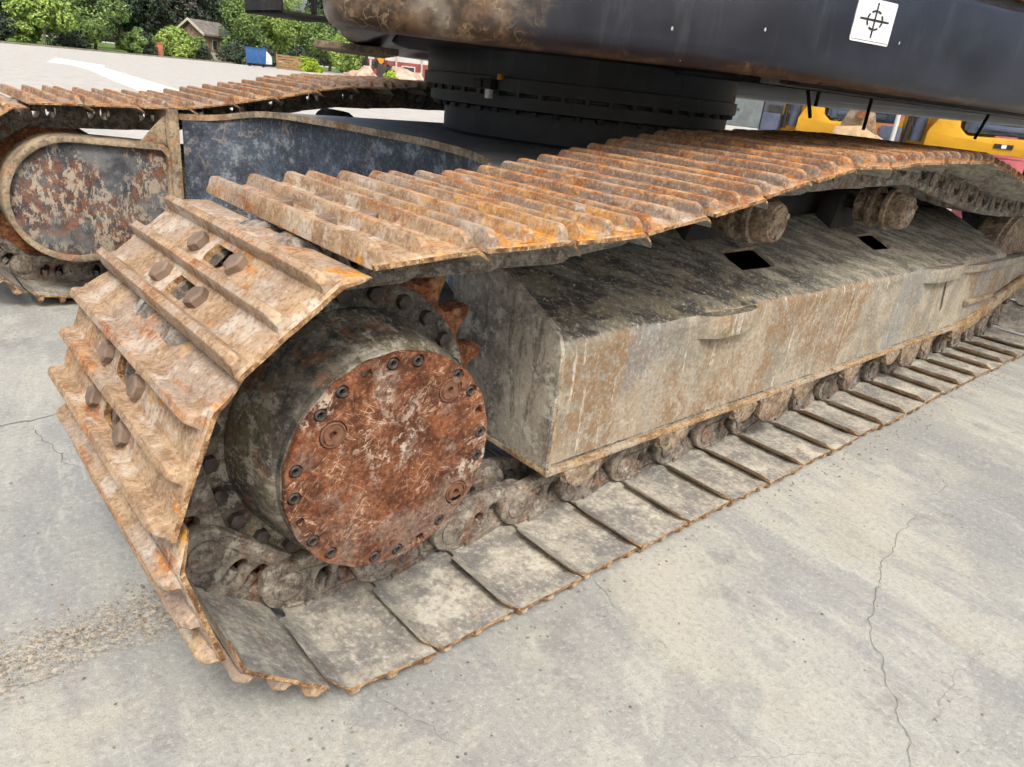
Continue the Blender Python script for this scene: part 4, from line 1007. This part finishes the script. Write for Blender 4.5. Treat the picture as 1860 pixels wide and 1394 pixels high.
M['whitewall'] = m_plain('shed_white', lin(206, 206, 204, .85), .7, .12, 1)
M['post'] = m_plain('post_grey', lin(176, 172, 162, .82), .8, .2, 3)
M['orange'] = m_plain('arm_orange', lin(214, 140, 30, .85), .5, .25, 3)
M['rock'] = m_plain('boulder_pink', lin(196, 170, 152, .85), .95, .35, 4, .15, 0, 'WORLD', .8)
M['yellow'] = m_plain('machine_yellow', lin(216, 162, 34, .86), .45, .12, 3, .45)
M['rubber'] = m_plain('track_rubber', lin(52, 50, 48, .85), .85, .4, 12)
M['cabglass'] = m_plain('cab_glass', lin(84, 102, 120, .8), .12, .3, 3, .6)
M['hyd'] = m_plain('hydraulic_blue_grey', lin(88, 96, 116, .85), .5, .3, 8)
M['sand'] = m_plain('bucket_sand', lin(206, 178, 140, .85), .85, .3, 9, .2, 0, 'WORLD', .5)
M['truck'] = m_plain('truck_grey', lin(112, 122, 124, .85), .5, .25, 4)
M['truckdark'] = m_plain('truck_dark', lin(66, 68, 78, .85), .5, .25, 5)
M['drum'] = M['drum']
M['drumred'] = m_plain('drum_red', lin(182, 96, 104, .85), .6, .18, 5)
M['pillar'] = m_plain('pillar_orange', lin(182, 120, 90, .82), .85, .2, 3)
# little house
h = thing('little_house', (36.3, 103.0, 0), 'small pink brick house with grey pitched roof among the trees', 'house', rz=R_(28))
mb = MB(); mb.box((-2.0, -1.9, 1.0), (2.6, 1.9, 3.0)); part(h, 'wall', mb, M['brick'])
mb = MB(); mb.box((-2.06, -1.96, 0), (2.66, 1.96, 1.0)); part(h, 'plinth', mb, M['render'])
mb = MB(); mb.prism([(-2.5, -2.4, 2.85), (-2.5, 0, 4.45), (-2.5, 2.4, 2.85), (-2.5, 2.4, 3.05), (-2.5, 0, 4.68), (-2.5, -2.4, 3.05)], (5.6, 0, 0)); rf = part(h, 'roof', mb, M['tile'])
mb = MB(); mb.prism([(-2.62, -2.45, 2.8), (-2.62, 0, 4.42), (-2.62, 2.45, 2.8), (-2.62, 2.45, 3.08), (-2.62, 0, 4.72), (-2.62, -2.45, 3.08)], (.11, 0, 0)); sub(rf, 'gable_board', mb, M['render'])
mb = MB(); mb.prism([(-2.0, -1.85, 3.0), (-2.0, 0, 4.3), (-2.0, 1.85, 3.0)], (.1, 0, 0)); part(h, 'gable', mb, M['brick'])
for px_ in (-.6, .9):
    mb = MB(); mb.box((px_, -1.95, 1.3), (px_ + .8, -1.88, 2.5)); w_ = part(h, 'window', mb, M['render']); mb = MB(); mb.box((px_ + .08, -1.99, 1.38), (px_ + .72, -1.951, 2.42)); sub(w_, 'pane', mb, M['glass'])
mb = MB(); mb.box((-2.08, -.5, .05), (-2.01, .5, 2.2)); part(h, 'door', mb, M['timber'])
# brick gate pillar
t = thing('gate_pillar', (27.0, 90.4, 0), 'orange brick gate pillar left of the wide clipped shrub', 'pillar')
mb = MB(); mb.box((-.32, -.32, 0), (.32, .32, 1.3)); part(t, 'shaft', mb, M['pillar'], .02)
mb = MB(); mb.box((-.38, -.38, 1.302), (.38, .38, 1.42)); part(t, 'cap', mb, M['pillar'], .02)
# waste container
t = thing('waste_container', (37.2, 88.6, 0), 'blue steel waste container with a pale end at the yard edge', 'container', rz=R_(-24))
mb = MB(); mb.prism([(-1.1, -.8, .35), (.9, -.8, .35), (1.05, -.8, 1.95), (-1.2, -.8, 1.95)], (0, 1.6, 0)); part(t, 'body', mb, M['binblue'], .02)
for k in range(5):
    mb = MB(); mb.box((-.95 + .42 * k, -.87, .4), (-.87 + .42 * k, -.803, 1.9)); part(t, 'rib', mb, M['binblue'])
mb = MB(); mb.box((-1.26, -.86, 1.953), (1.1, .86, 2.05)); part(t, 'rim', mb, M['binblue'])
mb = MB(); mb.prism([(.98, -.75, .4), (1.7, -.75, .4), (1.7, -.75, 1.2), (1.08, -.75, 1.85)], (0, 1.5, 0)); part(t, 'chute', mb, M['binpale'], .02)
for wx in (-.8, .7):
    mb = MB(); mb.tube((wx, -.6, .18), (wx, -.5, .18), .18); part(t, 'wheel', mb, M['rubber'])
# timber pile
t = thing('timber_pile', (40.6, 87.5, 0), 'stack of brown timber planks right of the blue waste container', 'timber', rz=R_(-26))
for k in range(6):
    for j in range(3):
        mb = MB(); mb.box((-1.3 + .05 * (k % 2), -.5 + .34 * j, .05 + .27 * k), (1.3 - .08 * (k % 3), -.2 + .34 * j, .26 + .27 * k)); part(t, 'plank', mb, M['timber'])
for px_ in (-1.35, 1.32):
    mb = MB(); mb.box((px_, -.55, 0), (px_ + .1, -.45, 1.9)); part(t, 'stake', mb, M['timber'])
# red and white shed
t = thing('shed', (41.5, 62.5, 0), 'long shed with red lower wall, white upper wall and grey posts', 'shed', rz=R_(-32))
mb = MB(); mb.box((-4.2, 0, 0), (14, 8, 2.0)); part(t, 'lower_wall', mb, M['redwall'])
mb = MB(); mb.box((-4.15, .05, 2.002), (13.95, 7.95, 3.6)); part(t, 'upper_wall', mb, M['whitewall'])
mb = MB(); mb.box((-4.8, -.8, 3.602), (14.6, 8.6, 3.85)); part(t, 'roof', mb, M['tile'])
for k in range(6):
    mb = MB(); mb.box((-4.0 + 2.4 * k, -.55, 0), (-3.82 + 2.4 * k, -.4, 3.6)); part(t, 'post', mb, M['post'])
for k in range(3):
    mb = MB(); mb.box((-1.0 + 4.0 * k, -.06, 1.1), (.3 + 4.0 * k, -.003, 1.7)); w_ = part(t, 'window', mb, M['whitewall']); mb = MB(); mb.box((-.9 + 4 * k, -.09, 1.18), (.2 + 4 * k, -.063, 1.62)); sub(w_, 'pane', mb, M['glass'])
# digger arm standing in front of the shed
t = thing('digger_arm', (27.9, 46.2, 0), 'orange digger arm with dark bucket standing before the red and white shed', 'digger arm', rz=R_(-31))
mb = MB(); mb.prism([(-.45, 0, 3.6), (.35, 0, 3.5), (.42, 0, 1.7), (.2, 0, 1.35), (-.02, 0, 1.7)], (0, .35, 0)); part(t, 'arm', mb, M['orange'], .02)
mb = MB(); mb.prism([(-.35, -.15, .0), (.5, -.15, .0), (.62, -.15, .7), (.35, -.15, 1.45), (.0, -.15, 1.5), (-.1, -.15, .8)], (0, .65, 0)); bk_ = part(t, 'bucket', mb, M['under'], .03)
for k in range(4):
    mb = MB(); mb.prism([(-.34, -.12 + .17 * k, 0), (-.34, -.04 + .17 * k, 0), (-.34, -.04 + .17 * k, .1), (-.34, -.12 + .17 * k, .1)], (-.22, 0, -.0)); sub(bk_, 'tooth', mb, M['under'])
mb = MB(); mb.tube((-.5, .17, 3.2), (-.12, .17, 1.9), .07, .05, 10); part(t, 'ram', mb, M['hyd'])
# boulders
def boulder(x, y, r, hgt, seed, lb):
    bm = bmesh.new(); bmesh.ops.create_icosphere(bm, subdivisions=3, radius=1)
    for v in bm.verts:
        d = v.co.normalized(); q = 1 + .3 * noise.noise(d * 1.3 + Vector((seed, 0, 0))) + .12 * noise.noise(d * 3.5 + Vector((seed, 2, 0)))
        v.co = Vector((x + d.x * r * q, y + d.y * r * q, max(-.02, hgt * (.42 + .58 * d.z) * q)))
    me = bpy.data.meshes.new('boulder'); bm.to_mesh(me); bm.free(); me.materials.append(M['rock'])
    return tag(link_obj('boulder', me), lb, 'boulder', 'pinkish boulders beside the far chain')
boulder(12.4, 21.3, .62, 1.05, 3.0, 'pinkish boulder left of the lime plant, behind the far chain')
boulder(13.9, 21.4, .75, 1.08, 8.0, 'pinkish boulder right of the lime plant, by the slewing ring')

# yellow excavators, seen from the side
def mini_excavator(loc, rz, label, arm=True):
    t = thing('yellow_excavator', loc, label, 'excavator', 'yellow excavators parked behind', rz)
    for y0 in (.05, 1.2):
        mb = MB(); o = [(.28 + .28 * math.cos(R_(a)), .28 + .28 * math.sin(R_(a))) for a in range(90, 271, 15)] + [(1.95 + .28 * math.cos(R_(a)), .28 + .28 * math.sin(R_(a))) for a in range(-90, 91, 15)]
        mb.prism([(x, y0, z) for x, z in o], (0, .36, 0)); tr = part(t, 'track', mb, M['rubber'], .01)
        for k in range(5):
            mb = MB(); mb.tube((.32 + .4 * k, y0 - .02, .2), (.32 + .4 * k, y0 + .05, .2), .11); sub(tr, 'wheel', mb, M['truckdark'])
    mb = MB(); mb.box((.5, .45, .3), (1.7, 1.15, .72)); part(t, 'undercarriage', mb, M['under'], .02)
    body = [(-.15, .78), (2.55, .74), (2.75, .85), (2.78, 1.12), (2.6, 1.32), (1.58, 1.30), (1.36, 1.04), (.36, 1.00), (.25, 1.10), (.18, 1.5), (.02, 1.55), (-.04, 1.22), (-.10, 1.1), (-.15, 1.0)]
    mb = MB(); mb.prism([(x, .1, z) for x, z in body], (0, 1.5, 0)); part(t, 'body', mb, M['yellow'], .035)
    mb = MB(); mb.prism([(x, .16, z) for x, z in [(.34, 1.03), (1.36, 1.06), (1.42, 1.3), (1.36, 2.2), (.38, 2.2), (.24, 1.4)]], (0, 1.0, 0)); cab = part(t, 'cab', mb, M['cabglass'], .05)
    mb = MB(); mb.box((.26, .1, 2.205), (1.5, 1.25, 2.32)); sub(cab, 'cab_roof', mb, M['yellow'], .03)
    for x in (.30, .86, 1.36):
        mb = MB(); mb.box((x, .12, 1.07), (x + .05, .158, 2.2)); sub(cab, 'pillar', mb, M['truckdark'])
    mb = MB(); mb.box((.45, .11, 1.10), (1.2, .155, 1.17)); sub(cab, 'seat_rail', mb, M['hyd'], .02)
    for k in range(3):
        mb = MB(); mb.box((-.42, .46, 1.05 + .12 * k), (-.18, .495, 1.11 + .12 * k)); part(t, 'louvre', mb, M['truckdark'])
    mb = MB(); mb.box((.72, .085, .88), (.95, .098, .94)); part(t, 'decal', mb, M['ink'])
    mb = MB(); mb.box((.81, .078, .885), (.87, .084, .935)); part(t, 'decal', mb, M['white'])
    mb = MB(); mb.box((1.12, .09, .90), (1.16, .098, .98)); part(t, 'reflector', mb, M['drumred'])
    mb = MB(); mb.prism([(-1.0, .5, .15), (-.85, .5, .15), (-.8, .5, .55), (-1.0, .5, .6)], (0, .8, 0)); mb.box((-.9, .7, .3), (.4, .8, .42)); part(t, 'blade', mb, M['yellow'], .02)
    mb = MB(); mb.prism([(-.5, .6, .75), (-.15, .6, .75), (-.12, .6, 1.3), (-.3, .6, 2.2), (-.5, .6, 2.2)], (0, .3, 0)); bo = part(t, 'boom', mb, M['yellow'], .03)
    mb = MB(); mb.tube((-.28, .5, .85), (-.24, .5, 1.7), .09, .09, 14); sub(bo, 'ram', mb, M['hyd'])
    mb = MB(); mb.tube((-.42, .48, .8), (-.40, .48, 1.9), .035, .035, 10); sub(bo, 'hose', mb, M['rubber'])
    mb = MB(); mb.box((-.78, .3, .70), (-.48, .75, 1.02)); part(t, 'battery_box', mb, M['hyd'], .03)
    return t
az = math.atan2(-.94, .35)
y1_ = mini_excavator((11.75, 5.68, 0), az, 'yellow excavator nearer the grey truck, behind the sandy bucket')
y2_ = mini_excavator((11.25, 3.38, 0), az, 'yellow excavator on the right with white lettering on its flank')
# lettering on the flank of the right one
cu = bpy.data.curves.new('lettering', 'FONT'); cu.body = 'ETC'; cu.size = .2; cu.extrude = .004
to = bpy.data.objects.new('lettering', cu); lm = bpy.data.meshes.new_from_object(to); bpy.data.objects.remove(to); bpy.data.curves.remove(cu); lm.materials.append(M['ink'])
mb = MB(); mb.box((1.30, .086, .80), (1.78, .098, .98)); lp = part(y2_, 'name_plate', mb, M['white'])
lo = bpy.data.objects.new('lettering', lm); COL.objects.link(lo); lo.parent = lp; lo.matrix_basis = Matrix.Translation((1.33, .08, .825)) @ Matrix.Rotation(R_(90), 4, 'X')
# sandy bucket
t = thing('excavator_bucket', (7.7, 2.95, 0), 'sandy coloured excavator bucket standing in front of the left yellow machine', 'bucket', rz=math.atan2(-.92, .39))
o = [(.0, .0), (.5, .05), (.75, .3), (.82, .62), (.7, .86), (.45, .98), (.2, .95)]; inn = [(.2, .91), (.44, .93), (.65, .82), (.76, .62), (.69, .33), (.47, .1), (.0, .05)]
mb = MB(); mb.prism([(x - .4, 0, z) for x, z in o + inn], (0, .9, 0)); part(t, 'shell', mb, M['sand'], .008)
for y0 in (-.012, .9):
    mb = MB(); mb.prism([(x - .4, y0, z) for x, z in [(.0, .0), (.5, .05), (.75, .3), (.82, .62), (.7, .86), (.45, .98), (.2, .95)]], (0, .012, 0)); part(t, 'side_plate', mb, M['sand'], .002)
for y0 in (.25, .55):
    mb = MB(); mb.prism([(x - .4, y0, z) for x, z in [(.22, .95), (.62, .9), (.55, 1.12), (.42, 1.2), (.3, 1.14)]], (0, .05, 0)); part(t, 'ear', mb, M['dusty'], .006)
mb = MB(); mb.tube((.02, .15, 1.1), (.02, .75, 1.1), .05, .05, 14); part(t, 'pin', mb, M['rust'])
for k in range(4):
    mb = MB(); mb.box((-.56, .06 + .24 * k, .0), (-.38, .16 + .24 * k, .05)); part(t, 'tooth', mb, M['post'], .006)
# post, red drum, red wall
t = thing('white_post', (10.65, 3.75, 0), 'slim white post between the two yellow excavators', 'post')
mb = MB(); mb.tube((0, 0, 0), (0, 0, 1.6), .033, .033, 14); part(t, 'shaft', mb, M['whitewall']); mb = MB(); mb.tube((0, 0, 0), (0, 0, .05), .12, .12, 16); part(t, 'foot', mb, M['post'])
t = thing('oil_drum', (9.35, 2.0, 0), 'faded red oil drum with a white band under the right yellow excavator', 'drum')
mb = MB(); mb.lathe((0, 0, 0), (0, 0, 1), [(0, .27), (.01, .29), (.03, .29), (.04, .28), (.28, .28), (.29, .295), (.31, .295), (.32, .28), (.56, .28), (.57, .295), (.59, .295), (.60, .28), (.80, .28), (.81, .29), (.83, .29), (.83, .27), (.815, .265)], 36); part(t, 'shell', mb, M['drumred'])
mb = MB()
pts = [(math.cos(R_(a)) * .284, math.sin(R_(a)) * .284) for a in (185, 191, 197)]
mb.prism([(x, y, .62) for x, y in pts] + [(x * .99, y * .99, .62) for x, y in reversed(pts)], (0, 0, .17)); part(t, 'white_band', mb, M['white'])
t = thing('red_wall', (27.4, 10.4, 0), 'faded red wall panel behind the gap between the yellow excavators', 'wall', rz=math.atan2(-.94, .35))
mb = MB(); mb.box((-1.4, 0, 0), (3.5, .25, 2.6)); part(t, 'panel', mb, M['drumred']); mb = MB(); mb.box((-1.5, -.05, 2.602), (3.6, .3, 2.75)); part(t, 'coping', mb, M['post'])
# grey truck
t = thing('grey_truck', (18.3, 11.1, 0), 'grey parked truck with dark bonnet left of the yellow excavators', 'truck', rz=math.atan2(-.84, .54))
mb = MB(); mb.prism([(x, 0, z) for x, z in [(-.9, .6), (.55, .6), (.55, 1.3), (.5, 2.3), (-.9, 2.4)]], (0, 1.8, 0)); cb = part(t, 'cab', mb, M['truck'], .05)
mb = MB(); mb.box((-.6, -.02, 1.35), (.35, -.003, 2.1)); sub(cb, 'side_window', mb, M['cabglass'])
mb = MB(); mb.box((-.2, -.03, 1.0), (-.05, -.004, 1.06)); sub(cb, 'handle', mb, M['truckdark'])
mb = MB(); mb.prism([(x, .05, z) for x, z in [(.56, .55), (1.75, .55), (1.75, 1.15), (1.6, 1.35), (.56, 1.42)]], (0, 1.7, 0)); bn = part(t, 'bonnet', mb, M['truckdark'], .05)
mb = MB(); mb.box((.7, .03, 1.05), (1.5, .048, 1.25)); sub(bn, 'grille', mb, M['rubber'])
mb = MB(); mb.box((1.45, .02, .8), (1.72, .047, .95)); sub(bn, 'headlight', mb, M['white'], .01)
mb = MB(); mb.box((-3.2, .1, .7), (-.95, 1.7, 1.5)); part(t, 'load_bed', mb, M['truck'], .03)
for wx in (-2.2, 1.1):
    for wy in (-.05, 1.6):
        mb = MB(); mb.lathe((wx, wy, .42), (0, 1, 0), [(0, .2), (.0, .36), (.04, .42), (.22, .42), (.26, .36), (.26, .2)], 28); wh = part(t, 'wheel', mb, M['rubber']); mb = MB(); mb.tube((wx, wy - .01, .42), (wx, wy + .02, .42), .19, .19, 18); sub(wh, 'rim', mb, M['post'])
